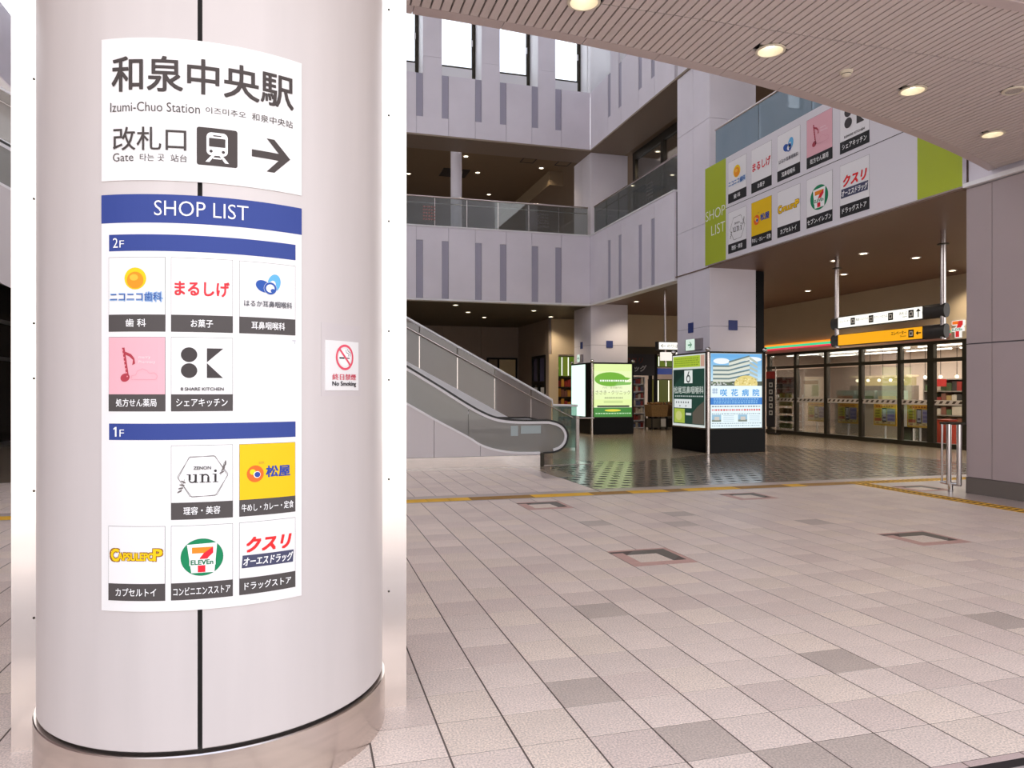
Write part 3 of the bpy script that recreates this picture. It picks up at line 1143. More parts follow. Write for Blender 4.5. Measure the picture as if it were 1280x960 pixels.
        g.rect(0.33, 0.925, 0.42, 0.965, ink((216, 170, 30)), d2)
    elif kind == 'capsule':
        for (dd, bo, c_) in ((None, 0.09, (150, 96, 20)), (d2, 0.035, (253, 208, 0))):
            g.text('C', 0.05 if dd is None else 0.065, 0.69, 0.20, 0.89, ink(c_), dd, bo)
            g.text('APSULEPO', 0.19, 0.70, 0.82, 0.83 if dd is None else 0.825, ink(c_), dd, bo)
            g.text('P', 0.81, 0.70, 0.95, 0.89, ink(c_), dd, bo)
    elif kind == 'seven':
        g.oval(0.5, 0.73, 0.345, 0.325, ink((0, 132, 84)), None, 40)
        g.poly([(0.26, 0.955), (0.745, 0.975), (0.70, 0.46), (0.33, 0.46)], ink((253, 253, 253)), d2)
        g.poly([(0.34, 0.905), (0.68, 0.905), (0.68, 0.80), (0.34, 0.80)], ink((240, 140, 30)), d3)
        g.poly([(0.68, 0.905), (0.68, 0.80), (0.60, 0.72), (0.555, 0.64), (0.44, 0.64), (0.47, 0.72), (0.53, 0.80)], ink((226, 30, 50)), d4)
        g.poly([(0.435, 0.47), (0.555, 0.47), (0.555, 0.59), (0.435, 0.59)], ink((226, 30, 50)), d4)
        g.rect(0.30, 0.59, 0.72, 0.70, ink((253, 253, 253)), d4 + 0.0003 * dk)
        g.text('ELEVEn', 0.325, 0.605, 0.68, 0.685, ink((0, 120, 76)), d4 + 0.0008 * dk, 0.03)
    elif kind == 'drug':
        g.text('クスリ', 0.10, 0.755, 0.915, 1.01, ink((232, 40, 42)), None, 0.045, shear=0.22)
        g.poly([(0.04, 0.475), (0.95, 0.475), (0.965, 0.70), (0.055, 0.70)], ink((70, 72, 100)))
        g.text('オーエスドラッグ', 0.065, 0.51, 0.95, 0.665, ink((252, 252, 252)), d2, 0.03, shear=0.2)
    g.build('logo', None, card)
    return card


CARDS = {'dental': '歯 科', 'sweets': 'お菓子', 'ear': '耳鼻咽喉科', 'pharmacy': '処方せん薬局', 'kitchen': 'シェアキッチン', 'salon': '理容・美容', 'beef': '牛めし・カレー・定食', 'capsule': 'カプセルトイ', 'seven': 'コンビニエンスストア', 'drug': 'ドラッグストア'}
BGS = {'pharmacy': (234, 178, 188), 'beef': (240, 196, 0)}

# cards on the billboard
for row, kinds in ((0, ('dental', 'sweets', 'ear', 'pharmacy', 'kitchen')), (1, ('salon', 'beef', 'capsule', 'seven', 'drug'))):
    for k, kind in enumerate(kinds):
        u0 = 15.515 - (14.525, 13.636, 12.742, 11.844, 10.943)[k]
        v0 = (1.24, 0.105)[row]
        shop_card(kind, uv_scale(BB, u0, v0, 0.71, 1.0), bill, 3.0, 'セブン-イレブン' if kind == 'seven' else CARDS[kind], BGS.get(kind, (240, 238, 240)), band=(30, 28, 30), cap_h=0.30, hh=1.31)


# ------------------------------------------------------------------ signs on the round pillar
def PS(u, v, d):
    a = -0.5001 + u / PR
    return (PCX + (PR + d) * math.sin(a), PCY - (PR + d) * math.cos(a), v)


def curved_sheet(name, u0, u1, v0, v1, d0, d1, m, parent, n=24):
    q = MB()
    vs = []
    for i in range(n + 1):
        u = u0 + (u1 - u0) * i / n
        vs += [PS(u, v0, d0), PS(u, v1, d0), PS(u, v0, d1), PS(u, v1, d1)]
    fs = [(0, 1, 3, 2), (4 * n, 4 * n + 2, 4 * n + 3, 4 * n + 1)]
    for i in range(n):
        a, b = 4 * i, 4 * i + 4
        fs += [(a + 2, b + 2, b + 3, a + 3), (a, a + 1, b + 1, b), (a + 1, a + 3, b + 3, b + 1), (a, b, b + 2, a + 2)]
    q.add(vs, fs)
    return q.build(name, m, parent)


M_SIGNW = mat('sign white', (238, 237, 236), 0.45)
SD = 0.0042
K_ = ink((70, 62, 60))
st = thing('station_sign', 'white curved station name sign with train symbol and arrow, topmost on the round pillar', 'sign', (PCX, PCY - PR, 2.24))
curved_sheet('sheet', 0.0, 0.7065, 2.240, 2.742, 0.0005, SD, M_SIGNW, st)
p = Print(PS, SD + 0.002, 0.03)
p.text('和泉中央駅', 0.044, 2.553, 0.672, 2.676, K_, None, 0.014)
p.text('Izumi-Chuo Station', 0.037, 2.482, 0.347, 2.515, K_, None, -0.004)
p.text('이즈미추오', 0.366, 2.487, 0.500, 2.510, K_, None, -0.008)
p.text('和泉中央站', 0.520, 2.485, 0.670, 2.512, K_, None, -0.008)
p.text('改札口', 0.048, 2.345, 0.302, 2.427, K_, None, 0.004)
p.text('Gate', 0.047, 2.307, 0.123, 2.336, K_, None, -0.004)
p.text('타는 곳', 0.146, 2.307, 0.230, 2.333, K_, None, -0.01)
p.text('站台', 0.251, 2.307, 0.305, 2.333, K_, None, -0.01)
p.build('lettering', None, st)
p = Print(PS, SD + 0.0012, 0.03)


def rrect(u0, v0, u1, v1, r, n=5):
    pts = []
    for cx, cy, a in ((u1 - r, v1 - r, 0), (u0 + r, v1 - r, PI / 2), (u0 + r, v0 + r, PI), (u1 - r, v0 + r, 1.5 * PI)):
        for i in range(n + 1):
            pts.append((cx + r * math.cos(a + i * PI / 2 / n), cy + r * math.sin(a + i * PI / 2 / n)))
    return pts


def train(p, u, v, s, K, Wm, dz=0.0008):
    d = p.d
    # rounded square 1 unit wide at (u, v), symbol inside
    f = lambda pts: [(u + a * s, v + b * s) for a, b in pts]
    p.poly(f(rrect(0, 0, 1, 1, 0.06)), K, d)
    p.poly(f(rrect(0.24, 0.27, 0.76, 0.88, 0.12)), Wm, d + dz)
    p.poly(f(rrect(0.30, 0.50, 0.70, 0.73, 0.02)), K, d + 2 * dz)
    p.poly(f(rrect(0.40, 0.78, 0.60, 0.81, 0.01)), K, d + 2 * dz)
    for cx in (0.35, 0.65):
        p.poly(f([(cx + 0.04 * math.cos(i * PI / 6), 0.38 + 0.04 * math.sin(i * PI / 6)) for i in range(12)]), K, d + 2 * dz)
    p.poly(f([(0.36, 0.27), (0.44, 0.27), (0.31, 0.09), (0.21, 0.09)]), Wm, d + dz)
    p.poly(f([(0.64, 0.27), (0.56, 0.27), (0.69, 0.09), (0.79, 0.09)]), Wm, d + dz)
    p.poly(f([(0.40, 0.22), (0.60, 0.22), (0.60, 0.18), (0.40, 0.18)]), Wm, d + dz)


train(p, 0.3365, 2.302, 0.1345, K_, ink((250, 250, 250)))
p.build('train_symbol', None, st)
p = Print(PS, SD + 0.0016, 0.03)
p.rect(0.520, 2.353, 0.635, 2.379, K_, None, 4)
p.poly([(0.660, 2.366), (0.600, 2.428), (0.572, 2.428), (0.628, 2.366)], K_)
p.poly([(0.660, 2.366), (0.628, 2.366), (0.572, 2.306), (0.600, 2.306)], K_)
p.build('arrow', None, st)

sl = thing('shop_list_sign', 'tall curved white shop list sign with blue header, below the station sign', 'sign', (PCX, PCY - PR, 0.72))
curved_sheet('sheet', 0.0, 0.7065, 0.721, 2.191, 0.0005, SD, M_SIGNW, sl)
BLUE = ink((48, 68, 142))
p = Print(PS, SD + 0.0006)
p.rect(0, 2.0905, 0.7065, 2.191, BLUE, None, 24)
hd = p.build('header_band', None, sl)
p = Print(PS, SD + 0.0028, 0.03)
p.text('SHOP LIST', 0.196, 2.116, 0.508, 2.169, ink((252, 252, 252)), None, -0.006)
p.build('lettering', None, hd)
for (va, vb, dg_) in ((1.991, 2.0495, '2'), (1.325, 1.383, '1')):
    p = Print(PS, SD + 0.0006)
    p.rect(0.031, va, 0.6815, vb, BLUE, None, 24)
    fb = p.build('floor_band', None, sl)
    p = Print(PS, SD + 0.0026, 0.03)
    if dg_ == '2':
        p.text(dg_, 0.048, va + 0.012, 0.0665, va + 0.046, ink((252, 252, 252)))
    else:
        p.poly([(0.0555, va + 0.012), (0.0615, va + 0.012), (0.0615, va + 0.046), (0.0565, va + 0.046), (0.0555, va + 0.042)], ink((252, 252, 252)))
        p.poly([(0.0565, va + 0.046), (0.049, va + 0.040), (0.051, va + 0.036), (0.0565, va + 0.040)], ink((252, 252, 252)))
    p.text('F', 0.073, va + 0.012, 0.0895, va + 0.037, ink((252, 252, 252)), None, -0.01)
    p.build('lettering', None, fb)
place_on = {'dental': (0.030, 1.707), 'sweets': (0.252, 1.707), 'ear': (0.477, 1.707), 'pharmacy': (0.030, 1.426), 'kitchen': (0.252, 1.426),
            'salon': (0.252, 1.043), 'beef': (0.477, 1.043), 'capsule': (0.029, 0.759), 'seven': (0.252, 0.759), 'drug': (0.477, 0.759)}
for kind, (u0, v0) in place_on.items():
    shop_card(kind, (lambda u, v, d, u0=u0, v0=v0: PS(u0 + u * 0.2035, v0 + v * 0.2035, SD + d)), sl, 1.0, CARDS[kind], BGS.get(kind, WHT), 0.16, nseg=8)
# faint sticker corner left on the sheet
p = Print(PS, SD + 0.001)
p.rect(0.668, 1.685, 0.682, 1.690, ink((205, 205, 210)))
p.rect(0.676, 1.675, 0.680, 1.687, ink((205, 205, 210)))
p.build('sticker_trace', None, sl)

ns = thing('no_smoking_sign', 'small white no smoking sign with red ring, on the right side of the round pillar', 'sign', (PCX + 0.45, PCY - 0.5, 1.5))
q = curved_sheet('sheet', 0.813, 1.006, 1.500, 1.698, 0.001, 0.004, M_SIGNW, ns, 12)
p = Print(PS, 0.0052, 0.03)
RED = ink((232, 88, 110))
p.oval(0.9165, 1.633, 0.034, 0.034, ink((252, 252, 252)), 0.0046)
p.ring(0.9165, 1.633, 0.0425, 0.052, RED)
bk = ink((40, 36, 40))
p.rect(0.884, 1.627, 0.912, 1.633, bk)
p.rect(0.914, 1.627, 0.944, 1.633, ink((150, 140, 140)))
p.line([(0.935, 1.637), (0.94, 1.648), (0.925, 1.652), (0.92, 1.664)], 0.002, bk)
p.line([(0.945, 1.637), (0.95, 1.652), (0.935, 1.658), (0.93, 1.667)], 0.002, bk)
c45 = 0.045
p.poly([(0.9165 - 0.034, 1.633 + 0.028), (0.9165 - 0.028, 1.633 + 0.034), (0.9165 + 0.034, 1.633 - 0.028), (0.9165 + 0.028, 1.633 - 0.034)], RED, 0.0062)
p.build('symbol', None, ns)
p = Print(PS, 0.0056, 0.03)
p.text('終日禁煙', 0.846, 1.542, 0.985, 1.566, ink((222, 90, 110)), None, 0.006)
p.text('No Smoking', 0.846, 1.513, 0.985, 1.536, ink((70, 66, 72)), None, 0.02)
p.build('lettering', None, ns)
# clear backing plate of the no smoking sign
curved_sheet('backing_plate', 0.795, 1.025, 1.478, 1.765, 0.0002, 0.0010, mat('pale backing', (206, 199, 199), 0.34), ns, 12)


# ------------------------------------------------------------------ walls of the concourse further in
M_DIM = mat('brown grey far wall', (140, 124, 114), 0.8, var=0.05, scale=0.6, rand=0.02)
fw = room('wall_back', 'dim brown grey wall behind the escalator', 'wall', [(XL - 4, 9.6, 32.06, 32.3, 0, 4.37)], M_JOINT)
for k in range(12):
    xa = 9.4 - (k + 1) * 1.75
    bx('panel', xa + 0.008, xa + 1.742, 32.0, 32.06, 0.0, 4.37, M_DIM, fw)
fw = room('wall_side', 'dim side wall with a narrow glass door, left of the shelves shop', 'wall', [(9.46, 9.7, 27.7, 32.0, 0, 4.37)], M_JOINT)
for a, b, z0, z1 in ((27.7, 28.05, 0, 4.37), (29.85, 32.0, 0, 4.37), (28.05, 29.85, 2.95, 4.37)):
    bx('panel', 9.4, 9.46, a + 0.006, b - 0.006, z0, z1, M_DIM, fw)
dr = thing('glass_door', 'narrow dark framed double glass door in the dim side wall', 'door', (9.4, 28.95, 0), kind='structure')
bx('door_frame', 9.36, 9.459, 28.06, 28.16, 0, 2.94, M_BLACK, dr)
bx('door_frame', 9.36, 9.459, 29.74, 29.84, 0, 2.94, M_BLACK, dr)
bx('door_frame', 9.36, 9.459, 28.16, 29.74, 2.84, 2.94, M_BLACK, dr)
bx('door_frame', 9.36, 9.459, 28.16, 29.74, 1.72, 1.88, M_BLACK, dr)
bx('door_frame', 9.36, 9.459, 28.85, 29.05, 0, 2.84, M_BLACK, dr)
for a, b in ((28.16, 28.85), (29.05, 29.74)):
    bx('door_pane', 9.42, 9.44, a, b, 1.88, 2.84, mat('bluish dark pane', (86, 84, 120), 0.1), dr)
    bx('door_pane', 9.42, 9.44, a, b, 0.1, 1.72, mat('dark pane', (44, 40, 44), 0.1), dr)
    bx('notice', 9.405, 9.418, a + 0.12, b - 0.12, 1.35, 1.62, ink((206, 206, 214)), dr)
dd = thing('double_door', 'cream double door with dark frame in the dim wall behind the escalator', 'door', (8.6, 32, 0), kind='structure')
bx('door_frame', 7.9, 7.98, 31.93, 31.999, 0, 2.98, M_BLACK, dd)
bx('door_frame', 9.25, 9.33, 31.93, 31.999, 0, 2.98, M_BLACK, dd)
bx('door_frame', 7.98, 9.25, 31.93, 31.999, 2.9, 2.98, M_BLACK, dd)
bx('door_leaf', 7.98, 8.40, 31.95, 31.99, 0, 2.9, mat('brown door leaf', (120, 104, 84), 0.6), dd)
bx('mullion', 8.40, 8.48, 31.93, 31.999, 0, 2.9, M_BLACK, dd)
bx('door_leaf', 8.48, 9.25, 31.95, 31.99, 0, 2.9, mat('cream door leaf', (196, 178, 140), 0.6), dd)
lw = room('wall_left', 'dark glazed shop front under the left gallery', 'wall', [(XL - 0.6, XL - 0.3, 9, 32, 0, 4.36)], mat('dark shop glass', (34, 30, 30), 0.12))
for k in range(9):
    y = 9.5 + 2.5 * k
    bx('mullion', XL - 0.3, XL - 0.2, y, y + 0.12, 0, 4.36, M_BLACK, lw)
for z in (0.0, 2.3, 3.3):
    bx('transom', XL - 0.295, XL - 0.22, 9, 32, z, z + 0.1, mat('greyish transom', (84, 80, 78), 0.5), lw)

# beige walls above the shop fronts
room('wall_drugstore', 'beige wall above the drugstore front under the far ceiling', 'wall', [(10.8, 15.99, 26.0, 26.2, 3.2, 4.45), (9.5, 10.78, 27.6, 27.8, 2.95, 4.37), (9.4, 9.78, 27.6, 27.7, 0, 2.95), (10.64, 10.78, 26.2, 27.8, 0, 4.37)], M_BEIGE)
room('wall_store', 'beige wall above the convenience store front', 'wall', [(16.0, 16.3, 8.5, 26.2, 2.805, 4.45)], M_BEIGE)

# ------------------------------------------------------------------ escalator
ESC_Y0, ESC_Y1 = 13.7, 15.15
HR = [(-7.2, 6.92), (1.825, 1.988), (2.471, 1.60), (3.015, 1.262), (3.332, 1.09), (3.572, 0.995), (3.814, 0.948), (4.14, 0.928), (4.60, 0.925), (4.722, 0.912), (4.89, 0.862), (5.02, 0.76), (5.085, 0.60), (5.045, 0.43), (4.93, 0.31), (4.78, 0.255), (4.56, 0.243)]
TRIM = [(-7.2, 6.20), (1.825, 1.263), (2.355, 0.957), (3.015, 0.604), (3.252, 0.455), (3.531, 0.352), (3.895, 0.285), (4.2, 0.268), (4.471, 0.266)]
esc = thing('escalator', 'escalator with grey glass balustrades and black handrails, descending to the hall floor', 'escalator', (4.4, 14.4, 0))


def ribbon(mb, pts, w_, y0, y1, m=None, side=1):
    """a flat band of thickness w_ following a profile in the x-z plane, between depths y0 and y1"""
    n = len(pts)
    nrm = []
    for i in range(n):
        a, b = pts[max(i - 1, 0)], pts[min(i + 1, n - 1)]
        dx, dz = b[0] - a[0], b[1] - a[1]
        l = math.hypot(dx, dz)
        nrm.append((-dz / l, dx / l))
    vs = []
    for (x, z), (nx, nz_) in zip(pts, nrm):
        for y in (y0, y1):
            vs.append((x, y, z))
            vs.append((x - side * nx * w_, y, z - side * nz_ * w_))
    fs = [(0, 2, 3, 1), (4 * n - 4, 4 * n - 3, 4 * n - 1, 4 * n - 2)]
    for i in range(n - 1):
        a, b = 4 * i, 4 * i + 4
        fs += [(a, b, b + 2, a + 2), (a + 1, a + 3, b + 3, b + 1), (a, a + 1, b + 1, b), (a + 2, b + 2, b + 3, a + 3)]
    mb.add(vs, fs, m)


def trim_z(x):
    for (xa, za), (xb, zb) in zip(TRIM[:-1], TRIM[1:]):
        if xa <= x <= xb:
            return za + (zb - za) * (x - xa) / (xb - xa)
    return TRIM[-1][1]


def smooth_poly(pts, n=4):
    """rounds the corners of a profile (Catmull-Rom)"""
    out = []
    for i in range(len(pts) - 1):
        p0, p1, p2, p3 = pts[max(i - 1, 0)], pts[i], pts[i + 1], pts[min(i + 2, len(pts) - 1)]
        if i <= 1:
            out.append(p1)
            continue
        for k in range(n):
            t = k / n
            out.append(tuple(0.5 * (2 * p1[j] + (p2[j] - p0[j]) * t + (2 * p0[j] - 5 * p1[j] + 4 * p2[j] - p3[j]) * t * t + (3 * p1[j] - p0[j] - 3 * p2[j] + p3[j]) * t ** 3) for j in (0, 1)))
    out.append(pts[-1])
    return out


HRS, TRS = smooth_poly(HR), smooth_poly(TRIM)
M_RUBBER = mat('black rubber handrail', (24, 22, 22), 0.35)
for s_, (yc, out) in enumerate(((ESC_Y0 + 0.06, -1), (ESC_Y1 - 0.06, 1))):
    q = MB()
    ribbon(q, HRS, 0.035, yc - 0.045, yc + 0.045)
    q.build('handrail', M_RUBBER, esc, True)
    q = MB()
    HI = smooth_poly([(x, z) for x, z in HR[:-1]])
    n = len(HI)
    inner = []
    for i in range(n):
        a, b = HI[max(i - 1, 0)], HI[min(i + 1, n - 1)]
        dx, dz = b[0] - a[0], b[1] - a[1]
        l = math.hypot(dx, dz)
        inner.append((HI[i][0] + dz / l * 0.037, HI[i][1] - dx / l * 0.037))
    ribbon(q, inner, 0.05, yc - 0.035, yc + 0.035)
    q.build('handrail_guide', M_WHITE, esc, True)
    # glass panels between the guide and the lower trim
    hand_xz = [(x, z - 0.05) for x, z in HRS if True]
    for (xa, xb) in ((-7.2, -4.6), (-4.59, -1.9), (-1.89, 0.7), (0.71, 3.03), (3.042, 5.06)):
        top = [(xa, None)] + [(x, z) for x, z in hand_xz[:] if xa < x < xb and z > 0.58] + ([(xb, None)] if xb < 5 else [])

        def hz(x):
            for (x0_, z0_), (x1_, z1_) in zip(HRS[:-1], HRS[1:]):
                if x0_ <= x <= x1_:
                    return z0_ + (z1_ - z0_) * (x - x0_) / (x1_ - x0_) - 0.05
            return 0.8
        top = [(x, hz(x) if z is None else z) for x, z in top]
        low = []
        if xb >= 5:
            low = [(x - 0.03, z + 0.02) for x, z in HRS if z <= 0.58 and x > 4.5]
            low = low + [(x, z) for x, z in TRS if xa < x < 4.5][::-1]
        else:
            low = [(xb, trim_z(xb))] + [(x, z) for x, z in TRS if xa < x < xb][::-1]
        low += [(xa, trim_z(xa))]
        q = MB()
        q.prism(top + low, lambda u, v, d: (u, d, v), yc - 0.006, yc + 0.006)
        q.build('glass_panel', M_ESCGL, esc)
    q = MB()
    ribbon(q, [(x, z + 0.02) for x, z in TRS], 0.04, yc - 0.07, yc + 0.05)
    q.build('lower_trim', M_WHITE, esc, True)
    # clad side under the trim
    yo0, yo1 = (ESC_Y0, ESC_Y0 + 0.05) if out < 0 else (ESC_Y1 - 0.05, ESC_Y1)
    xs = [-7.2, -5.6, -4.0, -2.4, -0.8, 0.78, 2.358, 3.26, 4.471]
    for xa, xb in zip(xs[:-1], xs[1:]):
        g_ = 0.004
        pts = [(x, z - 0.015) for x, z in [(xa + g_, trim_z(xa + g_))] + [t_ for t_ in TRS if xa + g_ < t_[0] < xb - g_] + [(xb - g_, trim_z(xb - g_))]]
        lowz = lambda x: max(0.226, trim_z(x) - 1.62)
        lows = [(xb - g_, lowz(xb - g_)), (xa + g_, lowz(xa + g_))]
        if lowz(xa) > 0.23 and lowz(xb) <= 0.23:
            lows = [(xb - g_, 0.226), (xb - 0.6, 0.226), (xa + g_, lowz(xa + g_))]
        q = MB()
        q.prism(pts + lows, lambda u, v, d: (u, d, v), yo0, yo1)
        q.build('side_panel', mat('escalator side panel', (214, 208, 210), 0.45, rand=0.01), esc)
    bx('plinth', -0.4, 4.471, yo0 - (0.012 if out < 0 else 0), yo1 + (0.012 if out > 0 else 0), 0.0, 0.222, M_STEEL, esc)
    bx('entry_box', 4.475, 4.56, yc - 0.06, yc + 0.06, 0.0, 0.26, M_DARKSTEEL, esc)
for (xa, xb, za, zb) in ((3.885, 4.03, 0.606, 0.805), (4.09, 4.505, 0.645, 0.805)):
    bx('notice_sticker', xa, xb, ESC_Y0 + 0.046, ESC_Y0 + 0.050, za, zb, mat('pale sticker', (176, 190, 192), 0.5), esc)
q = MB()
ribbon(q, [(-7.2, 5.95), (1.6, 1.15), (3.1, 0.30), (3.6, 0.06)], 0.25, ESC_Y0 + 0.13, ESC_Y1 - 0.13)
q.build('truss', M_DARKSTEEL, esc)
for k in range(26):
    x = 3.45 - k * 0.4
    z = 0.12 + max(0, (3.3 - x)) * 0.545
    q = MB()
    q.box(x - 0.4, x, ESC_Y0 + 0.14, ESC_Y1 - 0.14, z - 0.2, z)
    q.build('step', mat('escalator step', (110, 106, 104), 0.5, 0.5), esc)
bx('landing_plate', 3.45, 5.6, ESC_Y0 + 0.13, ESC_Y1 - 0.13, 0.0, 0.006, M_STEEL, esc)

# ------------------------------------------------------------------ stairs with a glass balustrade behind the escalator
stair = thing('staircase', 'straight staircase rising to the left behind the sloping glass balustrade', 'stairs', (5.6, 18.3, 0), kind='structure')
for k in range(40):
    x = 5.75 - k * 0.31
    bx('step', x - 0.32, x, 17.45, 19.2, max(0, k * 0.168 - 0.35), (k + 1) * 0.168, M_PALEST, stair)
M_STAIRGL = glass('stair pane', (0.72, 0.72, 0.70), 0.10, 0.42, (168, 158, 152))
TOPR = [(-6.9, 8.15), (2.314, 3.227), (5.962, 1.259)]
slope = (1.259 - 3.227) / (5.962 - 2.314)
tz = lambda x: 3.227 + slope * (x - 2.314)
sr = thing('stair_balustrade', 'sloping glass balustrade with steel posts along the stairs behind the escalator', 'railing', (6.3, 17.3, 0))
q = MB()
q.tube([(-6.9, 17.3, tz(-6.9)), (5.962, 17.3, tz(5.962)), (5.985, 17.3, 1.13), (6.64, 17.3, 1.115)], 0.03)
q.build('top_rail', M_WHITE, sr, True)
q = MB()
q.tube([(-6.9, 17.22, tz(-6.9) - 0.29), (5.4, 17.22, tz(5.4) - 0.22), (6.5, 17.22, 0.81)], 0.014)
q.build('handrail', M_STEEL, sr, True)
q = MB()
for xa, xb in zip([-6.9] + [2.623 - 0.93 * k for k in range(9, -1, -1)] + [3.545, 4.475, 5.41], [2.623 - 0.93 * k for k in range(9, -1, -1)] + [3.545, 4.475, 5.41, 5.95]):
    q = MB()
    lo = lambda x: max(0.05, tz(x) - 1.05)
    q.prism([(xa + 0.01, lo(xa)), (xb - 0.01, lo(xb)), (xb - 0.01, tz(xb) - 0.02), (xa + 0.01, tz(xa) - 0.02)], lambda u, v, d: (u, d, v), 17.294, 17.306)
    q.build('glass_panel', M_STAIRGL, sr)
    if xa > -6.8:
        bx('post', xa - 0.02, xa + 0.02, 17.30, 17.35, lo(xa) - 0.1, tz(xa) - 0.27, M_STEEL, sr)
bx('glass_panel', 5.98, 6.62, 17.294, 17.306, 0.05, 1.10, glass('greenish pane', (0.72, 0.85, 0.80), 0.08, 0.25, (150, 175, 165)), sr)
bx('post', 6.60, 6.68, 17.26, 17.34, 0.0, 0.85, M_STEEL, sr)
q = MB()
q.tube([(6.64, 17.2, 0.8), (7.05, 17.2, 0.8)], 0.02)
q.build('stub_rail', M_STEEL, sr, True)
q = MB()
ribbon(q, [(-6.9, tz(-6.9) - 1.04), (5.4, tz(5.4) - 1.04)], 0.35, 17.22, 17.38)
q.build('stringer', M_WHITE, sr)
for xs_, zt in ((2.98, 2.83), (3.93, 2.31), (4.85, 1.80), (5.80, 1.41)):  # chrome bars imitating bright window reflections in the stair glass
    q = MB()
    for k in range(4 if xs_ < 5.5 else 2):
        q.box(xs_ + k * 0.075, xs_ + k * 0.075 + 0.028, 17.36, 17.372, zt - 0.72 - 0.04 * k, zt - 0.04 * k)
    q.build('reflection_bar', M_CHROME, sr)


# ------------------------------------------------------------------ advertising kiosks round the columns
def kiosk(name, label, x0, x1, y0, y1, h_, lit_left, lit_front):
    k = thing(name, label, 'advertising kiosk', ((x0 + x1) / 2, (y0 + y1) / 2, 0))
    bx('front_wall', x0, x1, y0, y0 + 0.12, 0, h_, M_BLACK, k)
    bx('side_wall', x0, x0 + 0.12, y0 + 0.12, y1, 0, h_, M_BLACK, k)
    bx('side_wall', x1 - 0.12, x1, y0 + 0.12, y1, 0, h_, M_BLACK, k)
    bx('back_wall', x0 + 0.12, x1 - 0.12, y1 - 0.12, y1, 0, h_, M_BLACK, k)
    q = MB()
    q.tube([(x0 - 0.01, y0 - 0.01, 0), (x0 - 0.01, y0 - 0.01, h_ - 0.02)], 0.045, 16)
    q.build('corner_tube', M_STEEL, k, True)
    for (x, y) in ((x0 - 0.01, y0 - 0.01), (x1 - 0.03, y0 - 0.02), (x0 - 0.01, y1 - 0.1)):
        q = MB()
        q.ball((x, y, h_ + 0.05), 0.06)
        q.build('ball_finial', M_CHROME, k, True)
    return k


def lightbox(parent, place, u0, v0, u1, v1, rgb, st, parts):
    """a back-lit poster with its printed fields"""
    p = Print(place, 0.012)
    p.rect(u0, v0, u1, v1, glow(rgb, st))
    fr = Print(place, 0.004)
    bz = p.build('light_panel', None, parent)
    q = MB()
    for (a, b, c, d) in ((u0 - 0.03, u0, v0 - 0.03, v1 + 0.03), (u1, u1 + 0.03, v0 - 0.03, v1 + 0.03), (u0, u1, v0 - 0.03, v0), (u0, u1, v1, v1 + 0.03)):
        q.prism([(a, c), (b, c), (b, d), (a, d)], place, 0.0, 0.02)
    q.build('poster_frame', parts.get('frame', M_DARKSTEEL), bz)
    for nm, fn in parts['fields']:
        g = Print(place, 0.014)
        fn(g)
        g.build(nm, None, bz)
    return bz


KX0, KX1, KY0, KY1 = 9.21, 10.78, 15.36, 17.12
k1 = kiosk('advertising_kiosk', 'black kiosk of backlit posters around the big column, with a hospital poster', KX0, KX1, KY0, KY1, 2.43, 0, 0)
KF = lambda u, v, d: (KX0 + u, KY0 - d, v)
KL = lambda u, v, d: (KX0 - d, KY1 - u, v)


def hospital(g):
    S1 = 1.0
    for i in range(8):
        t = i / 7
        g.rect(0.065, 1.62 + i * 0.0948, 1.46, 1.62 + (i + 1) * 0.0948, glow((int(205 - 110 * t), int(232 - 60 * t), int(245 - 15 * t)), S1))
    for (u, v, a, b) in ((0.35, 2.2, 0.22, 0.07), (1.2, 2.25, 0.25, 0.06), (0.75, 2.12, 0.2, 0.05)):
        g.oval(u, v, a, b, glow((240, 246, 250), S1), 0.0145)
    wall, win, dk_ = glow((216, 220, 206), S1), glow((92, 118, 120), S1), glow((70, 84, 66), 0.8)
    g.rect(0.065, 1.61, 1.46, 1.72, dk_, 0.015)
    for i in range(5):
        z = 1.70 + i * 0.1
        g.poly([(0.55, z), (1.12, z + 0.10 + i * 0.012), (1.12, z + 0.165 + i * 0.012), (0.55, z + 0.06)], wall, 0.0152)
        g.poly([(0.55, z + 0.06), (1.12, z + 0.165 + i * 0.012), (1.12, z + 0.2 + i * 0.012), (0.55, z + 0.1)], win, 0.0152)
        g.poly([(1.12, z + 0.10 + i * 0.012), (1.34, z + 0.03), (1.34, z + 0.085), (1.12, z + 0.165 + i * 0.012)], glow((176, 186, 174), S1), 0.0152)
    for i in range(4):
        z = 1.70 + i * 0.1
        g.rect(0.12, z, 0.55, z + 0.06, wall, 0.0154)
        g.rect(0.12, z + 0.06, 0.55, z + 0.1, win, 0.0154)
    g.oval(1.02, 1.66, 0.32, 0.2, glow((226, 206, 122), S1), 0.0157)
    for i in range(40):
        g.oval(0.74 + random.random() * 0.56, 1.63 + random.random() * 0.17, 0.022, 0.018, glow(random.choice([(246, 236, 170), (190, 170, 80), (236, 216, 150)]), S1), 0.016, 7)
    for i in range(26):
        u = 0.1 + random.random() * 0.6
        g.oval(u, 1.63 + random.random() * 0.06, 0.03, 0.02, glow(random.choice([(60, 90, 50), (90, 110, 70), (200, 205, 200)]), 0.9), 0.0155, 7)
    g.rect(0.055, 0.60, 1.462, 1.612, glow((232, 248, 255), S1), 0.0163)


